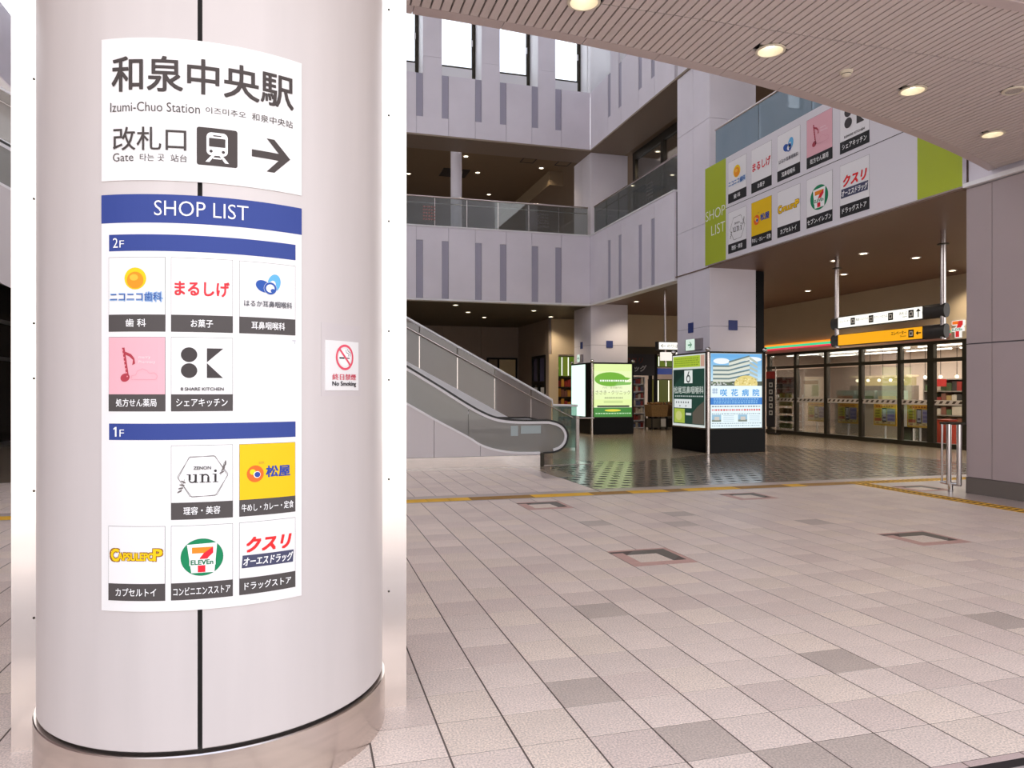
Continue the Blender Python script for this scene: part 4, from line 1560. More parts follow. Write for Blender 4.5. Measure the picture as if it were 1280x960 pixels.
def hosp_text(g):
    c = glow((72, 160, 226), 1.0)
    for n, ch in enumerate('咲花病院'):
        g.text(ch, 0.32 + n * 0.295, 1.365, 0.50 + n * 0.295, 1.53, c, 0.0175, 0.03)
    for i in range(3):
        g.rect(0.10, 1.44 + i * 0.04, 0.25, 1.452 + i * 0.04, glow((120, 150, 190), 1), 0.0175)
        g.rect(0.12 + i * 0.045, 1.42, 0.132 + i * 0.045, 1.55, glow((120, 150, 190), 1), 0.0175)
    g.rect(0.055, 1.16, 1.462, 1.33, glow((20, 120, 205), 1.0), 0.0175)
    for j in range(3):
        u = 0.14
        while u < 1.35:
            w_ = random.uniform(0.03, 0.07)
            g.rect(u, 1.19 + j * 0.047, u + w_, 1.21 + j * 0.047, glow((150, 205, 240), 1.0), 0.019)
            u += w_ + 0.02
    for j, (v, hgt, rgb) in enumerate(((1.10, 0.03, (120, 130, 140)), (1.01, 0.045, (224, 96, 90)), (0.93, 0.02, (130, 150, 160)), (0.645, 0.02, (140, 160, 170)), (0.70, 0.02, (150, 165, 175)))):
        u = 0.09
        while u < 1.40:
            w_ = random.uniform(0.02, 0.06)
            g.rect(u, v, u + w_, v + hgt, glow(rgb, 1.0), 0.0175)
            u += w_ + 0.022
    for u in (0.09, 0.80):
        g.rect(u, 0.75, u + 0.25, 0.92, glow((150, 190, 214), 1.0), 0.0175)
        g.rect(u, 0.75, u + 0.25, 0.80, glow((120, 132, 120), 1.0), 0.018)
        g.rect(u + 0.07, 0.79, u + 0.2, 0.87, glow((206, 200, 190), 1.0), 0.0185)
        for i in range(5):
            g.rect(u + 0.31, 0.76 + i * 0.033, u + 0.6, 0.768 + i * 0.033, glow((160, 186, 196), 1.0), 0.0175)


lightbox(k1, KF, 0.055, 0.60, 1.462, 2.385, (232, 248, 255), 1.0, {'fields': [('photo_print', hospital), ('lettering', hosp_text)]})


def ear_fields(g):
    g.rect(0.09, 2.08, 1.42, 2.36, glow((176, 200, 60), 0.9))
    g.rect(1.44, 2.08, 1.62, 2.36, glow((214, 170, 150), 0.8))
    for i in range(4):
        u = 0.16
        while u < 1.3:
            w_ = random.uniform(0.04, 0.1)
            g.rect(u, 2.12 + i * 0.055, u + w_, 2.145 + i * 0.055, glow((120, 150, 30), 0.8), 0.016)
            u += w_ + 0.03
    g.rect(0.09, 0.66, 1.62, 2.03, glow((34, 74, 62), 0.7))
    g.poly([(0.09, 2.03), (0.8, 2.03), (0.09, 1.6)], glow((26, 56, 48), 0.6), 0.0155)
    g.rect(0.66, 1.68, 1.06, 2.0, glow((236, 240, 236), 0.9), 0.016)
    g.ring(0.86, 1.79, 0.06, 0.10, glow((60, 66, 66), 0.7), 0.017)
    g.poly([(0.76, 1.80), (0.80, 1.80), (0.92, 1.97), (0.87, 1.97)], glow((60, 66, 66), 0.7), 0.0175)
    g.text('松尾耳鼻咽喉科', 0.13, 1.42, 1.58, 1.60, glow((206, 214, 206), 0.85), 0.016, 0.01)
    u = 0.18
    while u < 1.5:
        w_ = random.uniform(0.04, 0.09)
        g.rect(u, 1.34, u + w_, 1.37, glow((190, 200, 196), 0.8), 0.016)
        u += w_ + 0.03
    g.rect(0.14, 1.06, 1.02, 1.28, glow((230, 236, 236), 0.9), 0.016)
    for i in range(6):
        g.oval(0.26 + i * 0.12, 1.20, 0.03, 0.025, glow((70, 80, 84), 0.8), 0.017, 8)
    g.poly([(0.42, 1.09), (0.46, 1.09), (0.46, 1.13), (0.42, 1.13)], glow((70, 80, 84), 0.8), 0.017)
    g.poly([(0.72, 1.09), (0.76, 1.09), (0.76, 1.13), (0.72, 1.13)], glow((70, 80, 84), 0.8), 0.017)
    g.rect(0.14, 0.68, 0.68, 1.04, glow((176, 196, 74), 0.85), 0.016)
    g.oval(0.38, 0.86, 0.16, 0.12, glow((206, 210, 130), 0.85), 0.017)
    g.poly([(1.06, 0.68), (1.6, 0.68), (1.6, 1.24), (1.3, 1.1), (1.06, 0.95)], glow((112, 104, 92), 0.6), 0.016)
    g.rect(0.74, 0.88, 1.0, 0.94, glow((214, 220, 216), 0.8), 0.016)


lightbox(k1, KL, 0.06, 0.60, 1.66, 2.39, (226, 232, 228), 0.85, {'frame': M_STEEL, 'fields': [('poster_print', ear_fields)]})

QX0, QX1, QY0, QY1 = 9.33, 10.86, 22.92, 24.95
k2 = kiosk('advertising_kiosk', 'black kiosk of backlit posters around the far corner column, with a green clinic poster', QX0, QX1, QY0, QY1, 2.45, 0, 0)
QF = lambda u, v, d: (QX0 + u, QY0 - d, v)
QL = lambda u, v, d: (QX0 - d, QY1 - u, v)


def clinic(g):
    for i in range(6):
        t = abs(i - 2.5) / 2.5
        g.rect(0.06, 0.95 + i * 0.241, 1.455, 0.95 + (i + 1) * 0.241, glow((int(240 - 14 * t), int(250 - 6 * t), int(206 - 40 * t)), 1.05))
    G1, G2 = glow((110, 178, 40), 1.0), glow((60, 140, 50), 0.9)
    g.oval(0.66, 1.88, 0.58, 0.24, G1, 0.0150)
    g.poly([(0.6, 2.05), (1.42, 1.92), (1.2, 1.80), (0.7, 1.66)], G1, 0.0152)
    g.poly([(0.95, 1.78), (1.45, 1.78), (1.40, 1.70), (0.8, 1.66)], glow((130, 190, 90), 1), 0.0155)
    g.rect(0.06, 0.60, 1.455, 0.92, G2, 0.0150)
    g.rect(0.18, 0.93, 1.36, 0.99, glow((40, 60, 40), 0.6), 0.0152)
    g.rect(0.42, 1.07, 1.12, 1.15, glow((206, 226, 150), 1), 0.0150)
    g.text('ささき・クリニック', 0.12, 1.36, 1.40, 1.50, glow((120, 116, 84), 0.8), 0.0160, 0.0)
    g.text('内科・循環器内科', 0.38, 1.56, 1.10, 1.63, glow((170, 170, 130), 0.9), 0.0160)
    u = 0.28
    while u < 1.3:
        w_ = random.uniform(0.04, 0.08)
        g.rect(u, 1.80, u + w_, 1.86, glow((246, 252, 240), 1.05), 0.0162)
        u += w_ + 0.025
    u = 0.45
    while u < 1.1:
        w_ = random.uniform(0.03, 0.06)
        g.rect(u, 1.22, u + w_, 1.27, glow((170, 180, 130), 0.9), 0.016)
        u += w_ + 0.02
    g.oval(0.75, 0.82, 0.30, 0.04, glow((232, 220, 60), 1), 0.0158)
    u = 0.12
    while u < 1.38:
        w_ = random.uniform(0.04, 0.08)
        g.rect(u, 0.70, u + w_, 0.735, glow((200, 236, 190), 1), 0.0158)
        u += w_ + 0.03


lightbox(k2, QF, 0.06, 0.60, 1.455, 2.395, (240, 250, 206), 1.05, {'fields': [('poster_print', clinic)]})
lightbox(k2, QL, 0.08, 0.60, 1.46, 2.40, (222, 255, 240), 1.3, {'fields': []})

# small blue plates and exit lights on the columns
M_BLUEPL = mat('blue plate', (52, 66, 130), 0.5)


def small_plate(label, x0, x1, y0, y1, z0, z1):
    o = bx('blue_plate', x0, x1, y0, y1, z0, z1, M_BLUEPL)
    return tag(o, label, 'sign plate', 'small blue square plates on the columns')


small_plate('small blue square plate on the big column, above the exit sign', 9.33, 9.348, 16.28, 16.52, 2.95, 3.2)
small_plate('small blue square plate on the big column, above the hospital poster', 9.86, 10.10, 15.5, 15.518, 2.96, 3.2)
small_plate('small blue square plate on the far corner column, above the green clinic poster', 9.92, 10.16, 23.08, 23.098, 2.96, 3.2)
small_plate('small blue square plate on the far corner column, above the plain white poster', 9.34, 9.358, 23.86, 24.05, 2.96, 3.2)


def exit_sign(label, P, w_, h_):
    e = thing('exit_sign', label, 'exit sign', P(w_ / 2, 0, 0))
    q = MB()
    q.prism([(0, 0), (w_, 0), (w_, h_), (0, h_)], P, 0.0, 0.06)
    q.build('housing', mat('grey housing', (150, 142, 148), 0.5), e)
    g = Print(P, 0.063)
    g.rect(0.04, 0.0, w_ * 0.62, h_, glow((226, 246, 232), 0.9))
    g.build('lit_face', None, e)
    g = Print(P, 0.066)
    c = glow((10, 120, 70), 0.8)
    m_, s_ = w_ * 0.31 + 0.02, h_
    g.poly([(m_ - 0.1, s_ * 0.44), (m_ + 0.03, s_ * 0.44), (m_ + 0.03, s_ * 0.56), (m_ - 0.1, s_ * 0.56)], c)
    g.poly([(m_, s_ * 0.78), (m_ + 0.1, s_ * 0.5), (m_, s_ * 0.22), (m_ - 0.03, s_ * 0.22), (m_ + 0.05, s_ * 0.5), (m_ - 0.03, s_ * 0.78)], c, 0.067)
    g.build('arrow', None, e)


exit_sign('white lit exit sign with green arrow on the side of the big column', lambda u, v, d: (9.35 - d, 16.6 - u, 2.5 + v), 0.78, 0.28)
exit_sign('small white lit exit sign with green arrow beside the far corner column', lambda u, v, d: (9.36 - d, 24.3 - u, 2.5 + v), 0.5, 0.26)


# ------------------------------------------------------------------ hanging direction signs in the concourse
hs = thing('hanging_sign', 'pair of long lit direction signs, white over yellow, hung on steel pipes in the concourse', 'sign', (11.3, 12.1, 4.45))
for y in (13.5, 10.72):
    q = MB()
    q.tube([(11.3, y, 2.44), (11.3, y, 4.45)], 0.05, 14)
    q.build('pipe', M_STEEL, hs, True)
    q = MB()
    q.lathe(11.3, y, [(0.05, 4.2), (0.1, 4.2), (0.1, 4.18), (0.05, 4.18)], 20)
    q.build('collar', M_DARKSTEEL, hs, True)
M_ENDCAP = mat('dark grey sign body', (70, 66, 62), 0.4, 0.4)
HS = lambda u, v, d: (11.23 - d, 13.6 - u, v)
for (z0, z1, rgb, st_) in ((2.85, 3.10, (255, 252, 240), 1.25), (2.47, 2.72, (250, 172, 10), 1.05)):
    zm, r_ = (z0 + z1) / 2, (z1 - z0) / 2 + 0.01
    prof = [(11.3 + 0.075 * math.cos(a), zm + r_ * math.sin(a)) for a in [i * PI / 8 for i in range(16)]]
    for ya, yb in ((13.38, 13.62), (10.64, 11.12)):
        q = MB()
        n = len(prof)
        vs = [(x, y, z) for y in (ya, yb) for x, z in prof]
        q.add(vs, [list(range(n)), [n + i for i in range(n)][::-1]] + [(i, n + i, n + (i + 1) % n, (i + 1) % n) for i in range(n)])
        q.build('end_cap', M_ENDCAP, hs, True)
    bx('housing', 11.24, 11.36, 11.12, 13.38, z0, z1, M_ENDCAP, hs)
    g = Print(HS, 0.0)
    g.rect(0.22, z0 + 0.012, 2.48, z1 - 0.012, glow(rgb, st_), 0.002)
    face = g.build('lit_face', None, hs)
    g = Print(HS, 0.004)
    kk = ink((40, 34, 30))

    def icon(u, w_=0.13):
        g.rect(u, z0 + 0.05, u + w_, z1 - 0.05, kk)
        g.rect(u + 0.025, z0 + 0.08, u + w_ - 0.025, z1 - 0.08, ink((246, 240, 220)), 0.005)
        g.rect(u + 0.045, z0 + 0.10, u + w_ - 0.045, z1 - 0.10, kk, 0.006)
    if rgb[2] > 100:
        g.text('エレベーター', 0.28, zm - 0.005, 0.58, zm + 0.05, kk)
        icon(0.60)
        g.text('路線バスのりば', 0.75, zm - 0.005, 1.10, zm + 0.05, kk)
        icon(1.12)
        g.text('タクシーのりば', 1.27, zm - 0.005, 1.62, zm + 0.05, kk)
        icon(1.64)
        g.text('改札口', 1.92, zm, 2.12, zm + 0.06, kk)
        g.text('Gate', 2.0, zm - 0.05, 2.12, zm - 0.015, kk)
        icon(2.15)
        g.rect(2.375, zm - 0.08, 2.40, zm + 0.05, kk)
        g.poly([(2.33, zm + 0.03), (2.388, zm + 0.09), (2.445, zm + 0.03)], kk)
    else:
        g.text('エレベーター', 1.72, zm, 2.10, zm + 0.07, kk, None, 0.03)
        g.text('Elevator', 1.95, zm - 0.05, 2.10, zm - 0.015, kk)
        icon(2.15)
        g.rect(2.36, zm - 0.012, 2.45, zm + 0.012, kk)
        g.poly([(2.38, zm - 0.045), (2.38, zm + 0.045), (2.33, zm)], kk)
    g.build('lettering', None, face)

h2 = thing('hanging_sign', 'small white lit sign hung on one thin pipe between the two kiosks', 'sign', (10.05, 19, 4.45))
q = MB()
q.tube([(10.0, 19, 2.3), (10.0, 19, 4.43)], 0.035, 10)
q.build('pipe', M_STEEL, h2, True)
bx('housing', 9.72, 10.6, 18.92, 19.08, 2.66, 2.9, M_ENDCAP, h2)
bx('lit_face', 9.76, 10.58, 18.90, 18.919, 2.68, 2.88, glow((255, 250, 240), 1.2), h2)
bx('lower_lit_face', 9.86, 10.4, 18.92, 19.05, 2.36, 2.6, glow((255, 246, 235), 1.0), h2)
g = Print(lambda u, v, d: (9.76 + u, 18.899 - d, 2.68 + v), 0.002)
g.text('←', 0.04, 0.05, 0.2, 0.15, ink((40, 34, 30)))
g.text('のりば', 0.25, 0.05, 0.6, 0.15, ink((40, 34, 30)))
g.build('lettering', None, h2)

# ------------------------------------------------------------------ convenience store on the right
SX = 16.0
sf = thing('store_front', 'dark framed glass shop front of the convenience store on the right', 'shop front', (SX, 18.5, 0), kind='structure')
muls = [22.55, 21.07, 19.58, 18.07, 16.59, 15.53, 14.5, 12.9]
for y in muls:
    w_ = 0.06 if y not in (15.53,) else 0.1
    bx('mullion', SX - 0.06, SX + 0.06, y - w_, y + w_, 0.12, 2.72, M_DARKSTEEL, sf)
bx('head_rail', SX - 0.06, SX + 0.06, 12.9, 22.64, 2.72, 2.80, M_DARKSTEEL, sf)
bx('transom', SX - 0.065, SX + 0.065, 12.9, 22.64, 2.25, 2.35, M_DARKSTEEL, sf)
bx('sill', SX - 0.1, SX + 0.1, 12.9, 22.64, 0.0, 0.12, M_DARKSTEEL, sf)
for ya, yb in zip(muls[1:], muls[:-1]):
    bx('pane', SX - 0.008, SX + 0.008, ya + 0.09, yb - 0.09, 0.12, 2.22, M_CLEAR, sf)
    bx('top_pane', SX - 0.008, SX + 0.008, ya + 0.09, yb - 0.09, 2.36, 2.72, M_CLEAR, sf)
q = MB()
y = 21.0
while y > 14.55:
    q.box(SX - 0.016, SX - 0.012, y - 0.001, y + 0.001, 1.1, 1.24)
    y -= 0.3
band = bx('dotted_strip', SX - 0.020, SX - 0.0105, 14.6, 22.4, 1.11, 1.245, mat('pale strip', (216, 206, 196), 0.5), sf)
q = MB()
y = 22.3
while y > 14.7:
    q.prism([(y, 1.15), (y - 0.09, 1.15), (y - 0.15, 1.22), (y - 0.06, 1.22)], lambda u, v, d: (SX - d, u, v), 0.021, 0.024)
    y -= 0.2
o = q.build('strip_marks', mat('dark marks', (84, 70, 60), 0.6), band)
o['kind'] = 'stuff'
stp = thing('stripe_sign', 'lit orange, green and red stripe sign along the beige wall over the store front', 'sign', (SX, 18.6, 2.95))
for z0, z1, rgb in ((3.055, 3.115, (255, 150, 40)), (2.985, 3.05, (60, 214, 150)), (2.93, 2.975, (240, 60, 90))):
    bx('stripe', SX - 0.07, SX, 14.95, 22.75, z0, z1, glow(rgb, 1.1), stp)
lg = thing('store_logo', 'small lit number seven logo in orange, red and green at the store wall end', 'logo sign', (SX, 14.66, 2.86))
LP = lambda u, v, d: (SX - d, 14.86 - u * 0.82, 2.84 + v * 0.95)
q = MB()
q.prism([(0, 0.46), (0.42, 0.46), (0.42, 0.33), (0.36, 0.27), (0.40, 0.27), (0.40, 0.17), (0.30, 0.17), (0.30, 0.0), (0.11, 0.0), (0.11, 0.17), (0.0, 0.17), (0.0, 0.26), (0.11, 0.26), (0.2, 0.34), (0.0, 0.34)][::-1], LP, 0.0, 0.06)
q.build('outline', glow((250, 246, 240), 1.0), lg)
g = Print(LP, 0.063)
g.rect(0.02, 0.355, 0.40, 0.445, glow((245, 120, 30), 1.0))
g.poly([(0.26, 0.445), (0.40, 0.445), (0.40, 0.34), (0.27, 0.2), (0.27, 0.015), (0.14, 0.015), (0.14, 0.2)], glow((226, 40, 44), 0.9), 0.065)
g.rect(0.0, 0.175, 0.40, 0.262, glow((250, 246, 240), 1.0), 0.067)
g.text('ELEVEn', 0.02, 0.185, 0.38, 0.25, glow((0, 130, 90), 0.8), 0.07, 0.03)
g.build('mark', None, lg)

# inside of the store
M_STOREW = mat('warm store wall', (206, 188, 176), 0.75)
room('wall_store_inside', 'warm white inner walls of the convenience store', 'wall', [(21.6, 21.8, 11.0, 27, 0, 4.45), (16.05, 21.6, 26.2, 26.4, 0, 4.45), (16.05, 21.6, 11.0, 11.2, 0, 4.45)], M_STOREW)
room('ceiling', 'white ceiling inside the convenience store with tube lights', 'ceiling', [(16.31, 21.6, 11.2, 26.2, 2.95, 3.05)], mat('store ceiling', (206, 196, 190), 0.8))
ORD = ['first', 'second', 'third', 'fourth', 'fifth', 'sixth', 'seventh', 'eighth', 'ninth', 'tenth', 'eleventh', 'twelfth']
for r_, x in enumerate((17.2, 18.9, 20.6)):
    for k in range(6):
        y = 12.6 + 2.2 * k
        o = thing('tube_light', 'tube on the store ceiling, %s row from the glass, %s from the grey pier' % (ORD[r_], ORD[k]), 'light', (x, y, 2.95), 'tube lights in the convenience store')
        if r_ == 0 and k == 0:
            bx('batten', x - 0.05, x + 0.05, y, y + 1.9, 2.91, 2.95, M_WHITE, o)
            bx('tube', x - 0.03, x + 0.03, y + 0.03, y + 1.87, 2.875, 2.908, glow((255, 244, 226), 5.0), o)
            TB = o
        else:
            for ch in TB.children:
                c = ch.copy()
                COL.objects.link(c)
                c.parent = o

# posters on stands behind the glass
P0 = None
for k, (ya, yb, where) in enumerate(((20.70, 19.85, 'second pane of the store front from the hospital poster'), (19.28, 18.42, 'third pane of the store front from the hospital poster'),
                                     (17.77, 16.91, 'fourth pane of the store front'), (16.54, 15.66, 'pane beside the store doorway'))):
    lb = 'yellow notice board with phone picture, ' + where
    if P0 is None:
        PLC = lambda u, v, d: (SX + 0.16 - d, 20.70 - u, 0.48 + v)
        P0 = thing('notice_stand', lb, 'notice board', (SX + 0.16, 20.275, 0), 'yellow notice boards behind the store glass')
        q = MB()
        q.box(SX + 0.165, SX + 0.185, 20.24, 20.29, 0.02, 0.6)
        q.box(SX + 0.10, SX + 0.25, 20.1, 20.45, 0.0, 0.02)
        q.build('stand', M_WHITE, P0)
        g = Print(PLC, 0.0)
        q = MB()
        q.prism([(0, 0), (0.86, 0), (0.86, 0.63), (0, 0.63)], PLC, -0.02, 0.0)
        bd = q.build('board', mat('yellow board', (226, 178, 62), 0.6), P0)
        g.d = 0.003
        g.rect(0.04, 0.05, 0.82, 0.5, ink((232, 214, 150)))
        g.rect(0.05, 0.52, 0.81, 0.6, ink((240, 170, 50)))
        for i in range(7):
            g.rect(0.10 + i * 0.095, 0.54, 0.16 + i * 0.095, 0.58, ink((160, 90, 30)), 0.005)
        g.rect(0.05, 0.13, 0.30, 0.49, ink((206, 196, 60)), 0.004)
        g.rect(0.05, 0.13, 0.30, 0.22, ink((196, 106, 70)), 0.005)
        g.rect(0.52, 0.13, 0.81, 0.49, ink((166, 160, 196)), 0.004)
        for i in range(3):
            g.rect(0.54, 0.16 + i * 0.11, 0.79, 0.21 + i * 0.11, ink((132, 124, 176)), 0.005)
            g.rect(0.07, 0.25 + i * 0.08, 0.24, 0.29 + i * 0.08, ink((150, 140, 40)), 0.005)
        g.rect(0.33, 0.11, 0.50, 0.51, ink((52, 50, 62)), 0.005)
        g.rect(0.35, 0.15, 0.48, 0.48, ink((206, 204, 214)), 0.006)
        g.rect(0.37, 0.20, 0.46, 0.26, ink((110, 104, 120)), 0.007)
        for i in range(3):
            g.rect(0.10 + i * 0.22, 0.065, 0.2 + i * 0.22, 0.10, ink((186, 140, 110)), 0.005)
        g.build('poster_print', None, bd)
    else:
        dup(P0, (SX + 0.16, (ya + yb) / 2, 0), lb)

rk = thing('magazine_rack', 'white wire rack with green notices behind the first store pane', 'rack', (SX + 0.3, 21.8, 0))
q = MB()
for y in (21.4, 22.3):
    for x in (16.16, 16.5):
        q.box(x, x + 0.03, y, y + 0.03, 0, 1.35)
q.build('frame', M_WHITE, rk)
for k in range(5):
    bx('shelf', 16.16, 16.52, 21.4, 22.33, 0.15 + k * 0.27, 0.17 + k * 0.27, M_WHITE, rk)
    g = bx('notice', 16.14, 16.158, 21.5, 22.2, 0.18 + k * 0.26, 0.36 + k * 0.26, mat('notice %d' % k, [(150, 160, 90), (120, 124, 84), (84, 84, 70), (140, 150, 80), (170, 160, 70)][k], 0.6), rk)

bd = thing('picture_board', 'collage board of small product pictures on the store wall behind the rack', 'board', (17.0, 22.2, 1.4))
bx('board', 17.05, 17.1, 22.26, 23.64, 1.34, 2.0, mat('board back', (206, 190, 180), 0.7), bd)
for i in range(6):
    for j in range(3):
        bx('picture', 17.035, 17.049, 22.3 + i * 0.22, 22.49 + i * 0.22, 1.38 + j * 0.2, 1.55 + j * 0.2, mat('picture %d' % ((i * 2 + j) % 4), [(110, 60, 50), (70, 60, 54), (150, 90, 84), (96, 84, 80)][(i * 2 + j) % 4], 0.6), bd)
po = thing('wall_poster', 'white poster with green leaf picture in the second store pane', 'poster', (17.6, 21.2, 1.3))
bx('sheet', 17.6, 17.615, 21.95, 22.77, 1.25, 1.9, mat('poster white', (214, 210, 200), 0.6), po)
bx('leaf_print', 17.585, 17.599, 21.97, 22.3, 1.3, 1.7, mat('poster green', (120, 138, 96), 0.6), po)
bx('title_band', 17.585, 17.599, 21.97, 22.75, 1.72, 1.86, mat('poster brown', (120, 88, 66), 0.6), po)

hc = thing('hot_food_cabinet', 'glowing hot food display cabinet with lamps on the store counter', 'display cabinet', (18.7, 20.1, 1.1))
bx('body', 18.45, 18.95, 18.9, 21.4, 1.1, 1.66, mat('cabinet steel', (150, 140, 130), 0.4, 0.6), hc)
bx('glow_panel', 18.7, 18.9, 18.95, 21.35, 1.665, 1.93, glow((240, 206, 140), 0.8), hc)
bx('top', 18.45, 18.95, 18.9, 21.4, 1.94, 2.0, mat('cabinet top', (210, 190, 160), 0.5), hc)
for k in range(5):
    q = MB()
    q.ball((18.5, 19.1 + k * 0.5, 1.84), 0.05)
    q.build('lamp', glow((255, 240, 200), 3.0), hc, True)
ct = thing('store_counter', 'long grey store counter behind the notice boards', 'counter', (18.2, 18.5, 0))
bx('body', 17.9, 18.95, 18.5, 21.5, 0, 1.05, mat('counter grey', (146, 142, 134), 0.6), ct)
bx('worktop', 17.85, 19.0, 18.46, 21.55, 1.05, 1.097, mat('counter top', (176, 172, 164), 0.4), ct)
for k in range(3):
    o = thing('counter_display', 'low glass display case on the store counter, %s from the hospital poster' % ORD[k], 'display case', (18.1, 21.0 - k * 0.95, 1.1), 'display cases on the store counter')
    y = 21.0 - k * 0.95
    bx('glass_box', 17.9, 18.3, y - 0.42, y + 0.42, 1.1, 1.5, mat('display glass', (150, 160, 150), 0.2), o)
    bx('goods', 17.89, 17.899, y - 0.36, y + 0.36, 1.14, 1.32, mat('display goods %d' % k, [(150, 110, 80), (90, 110, 80), (170, 160, 120)][k], 0.6), o)
for k in range(7):
    y = 21.5 - k * 0.6
    o = thing('pendant_lamp', 'small glowing pendant bulb in the store, %s from the hot food cabinet' % ORD[k], 'light', (19.4, y, 2.0), 'row of pendant bulbs in the store')
    q = MB()
    q.ball((19.4, y, 1.93), 0.055)
    q.build('bulb', glow((255, 236, 190), 3.0), o, True)
    bx('cord', 19.394, 19.406, y - 0.006, y + 0.006, 1.98, 2.95, M_BLACK, o)

GOODS = [(150, 46, 40), (176, 150, 96), (206, 196, 180), (60, 56, 54), (86, 104, 70), (196, 140, 50), (130, 84, 70), (90, 96, 130)]
GN = ['red', 'tan', 'white', 'black', 'green', 'orange', 'brown', 'blue']
M_GOODS = [mat('packet ' + GN[k], GOODS[k], 0.55) for k in range(8)]


def shelf_unit(name, label, P, w_, h_, rows, dep, where, group, board=M_WHITE, fill=10, pal=range(8), back=None, board_h=0.03):
    """open shelves; every packet on them is an object of its own"""
    s = thing(name, label, 'shelf', P(w_ / 2, 0, dep / 2))
    rown = {1: ['only'], 5: ['bottom', 'second lowest', 'middle', 'second highest', 'top']}.get(rows, [ORD[i] + ' from the bottom' for i in range(rows)])
    q = MB()
    q.prism([(0, 0), (w_, 0), (w_, h_), (0, h_)], P, dep, dep + 0.03)
    q.build('back_panel', back or board, s)
    for u in (0, w_ - 0.03):
        q = MB()
        q.prism([(u, 0), (u + 0.03, 0), (u + 0.03, h_), (u, h_)], P, 0.0, dep)
        q.build('upright', board, s)
    for r in range(rows + 1):
        v = (h_ - board_h) * r / rows
        q = MB()
        q.prism([(0.03, v), (w_ - 0.03, v), (w_ - 0.03, v + board_h), (0.03, v + board_h)], P, 0.0, dep)
        q.build('shelf_board', board, s)
    rh = (h_ - board_h) / rows - board_h
    for r in range(rows):
        v = (h_ - board_h) * r / rows + board_h
        u = 0.06
        step = (w_ - 0.12) / fill
        for k in range(fill):
            c = random.choice(list(pal))
            hh = rh * random.uniform(0.5, 0.9)
            q = MB()
            v += 0.003
            q.prism([(u + 0.06 * step, v), (u + 0.94 * step, v), (u + 0.94 * step, v + hh), (u + 0.06 * step, v + hh)], P, 0.02 + random.random() * 0.03, dep * 0.8)
            o = q.build('packet', M_GOODS[c])
            tag(o, '%s packet, %s row, %s from the left, %s' % (GN[c], rown[r], ORD[k], where), 'packet', 'packets on the ' + where)
            u += step
            v -= 0.003
    return s


SH = shelf_unit('store_shelf', 'tall store shelf full of goods seen through the doorway beside the grey pier', lambda u, v, d: (18.6 + d, 18.4 - u, v), 2.4, 1.85, 5, 0.45, 'tall store shelf behind the doorway', '', mat('shelf grey', (150, 140, 132), 0.6), 12, (0, 0, 3, 3, 2, 4, 6, 1))
bx('red_flag', 18.5, 18.52, 17.45, 17.9, 1.62, 1.84, mat('red flag', (190, 40, 36), 0.6), SH)
rb = thing('red_bin', 'red plastic box standing inside the store doorway', 'box', (16.95, 16.0, 0))
bx('box', 16.8, 17.1, 15.79, 16.2, 0.03, 0.66, mat('red plastic', (176, 44, 26), 0.5), rb)
bx('rim', 16.78, 17.12, 15.77, 16.22, 0.662, 0.70, mat('dark red plastic', (140, 34, 22), 0.5), rb)
mc = thing('vending_unit', 'dark unit with chrome front behind the pane beside the doorway', 'machine', (16.95, 16.95, 0))
bx('cabinet', 16.7, 17.1, 16.6, 17.35, 0, 0.45, M_BLACK, mc)
bx('front_panel', 16.68, 16.699, 16.65, 16.85, 0.05, 0.42, M_CHROME, mc)
bn = thing('banner', 'tall dark banner with pale lettering and red top at the store corner', 'banner', (15.5, 21.7, 0))
bx('pole', 15.42, 15.45, 21.40, 21.43, 0, 2.3, M_STEEL, bn)
bx('cloth', 15.42, 15.435, 21.43, 21.92, 0.25, 2.15, mat('dark banner cloth', (38, 36, 40), 0.8), bn)
bx('base', 15.3, 15.6, 21.3, 21.7, 0, 0.04, M_BLACK, bn)
g = Print(lambda u, v, d: (15.418 - d, 21.92 - u, 0.45 + v), 0.002)
g.rect(0, 1.45, 0.49, 1.7, ink((150, 40, 36)))
for i in range(5):
    g.rect(0.16, 0.2 + i * 0.24, 0.36, 0.36 + i * 0.24, ink((190, 186, 180)))
    g.rect(0.2, 0.24 + i * 0.24, 0.32, 0.32 + i * 0.24, ink((60, 58, 60)), 0.003)
g.build('lettering', None, bn)

# ------------------------------------------------------------------ drugstore at the far end
DY = 26.0
df = thing('drugstore_front', 'dark sign band and frame of the drugstore at the far end', 'shop front', (13, DY, 0), kind='structure')
bx('sign_band', 10.8, 13.2, DY - 0.05, DY, 2.08, 2.92, mat('dark navy sign band', (26, 26, 40), 0.4), df)
bx('header', 10.8, 15.98, DY - 0.06, DY + 0.1, 2.92, 3.2, M_DARKSTEEL, df)
bx('post', 13.2, 13.32, DY - 0.05, DY + 0.05, 0, 2.92, M_BLACK, df)
bx('post', 12.98, 13.1, DY - 0.045, DY + 0.05, 0, 2.08, M_BLACK, df)
g = Print(lambda u, v, d: (10.8 + u, DY - 0.05 - d, v), 0.004)
g.text('ドラッグ', 1.0, 2.24, 2.05, 2.48, ink((176, 176, 182)), None, 0.03, shear=0.2)
g.text('クスリ', 1.1, 2.56, 1.9, 2.78, ink((96, 44, 40)), None, 0.03, shear=0.2)
g.build('lettering', None, df)
room('wall_drugstore_inside', 'back wall of the drugstore', 'wall', [(9.7, 16, 29.5, 29.7, 0, 4.37)], M_STOREW)


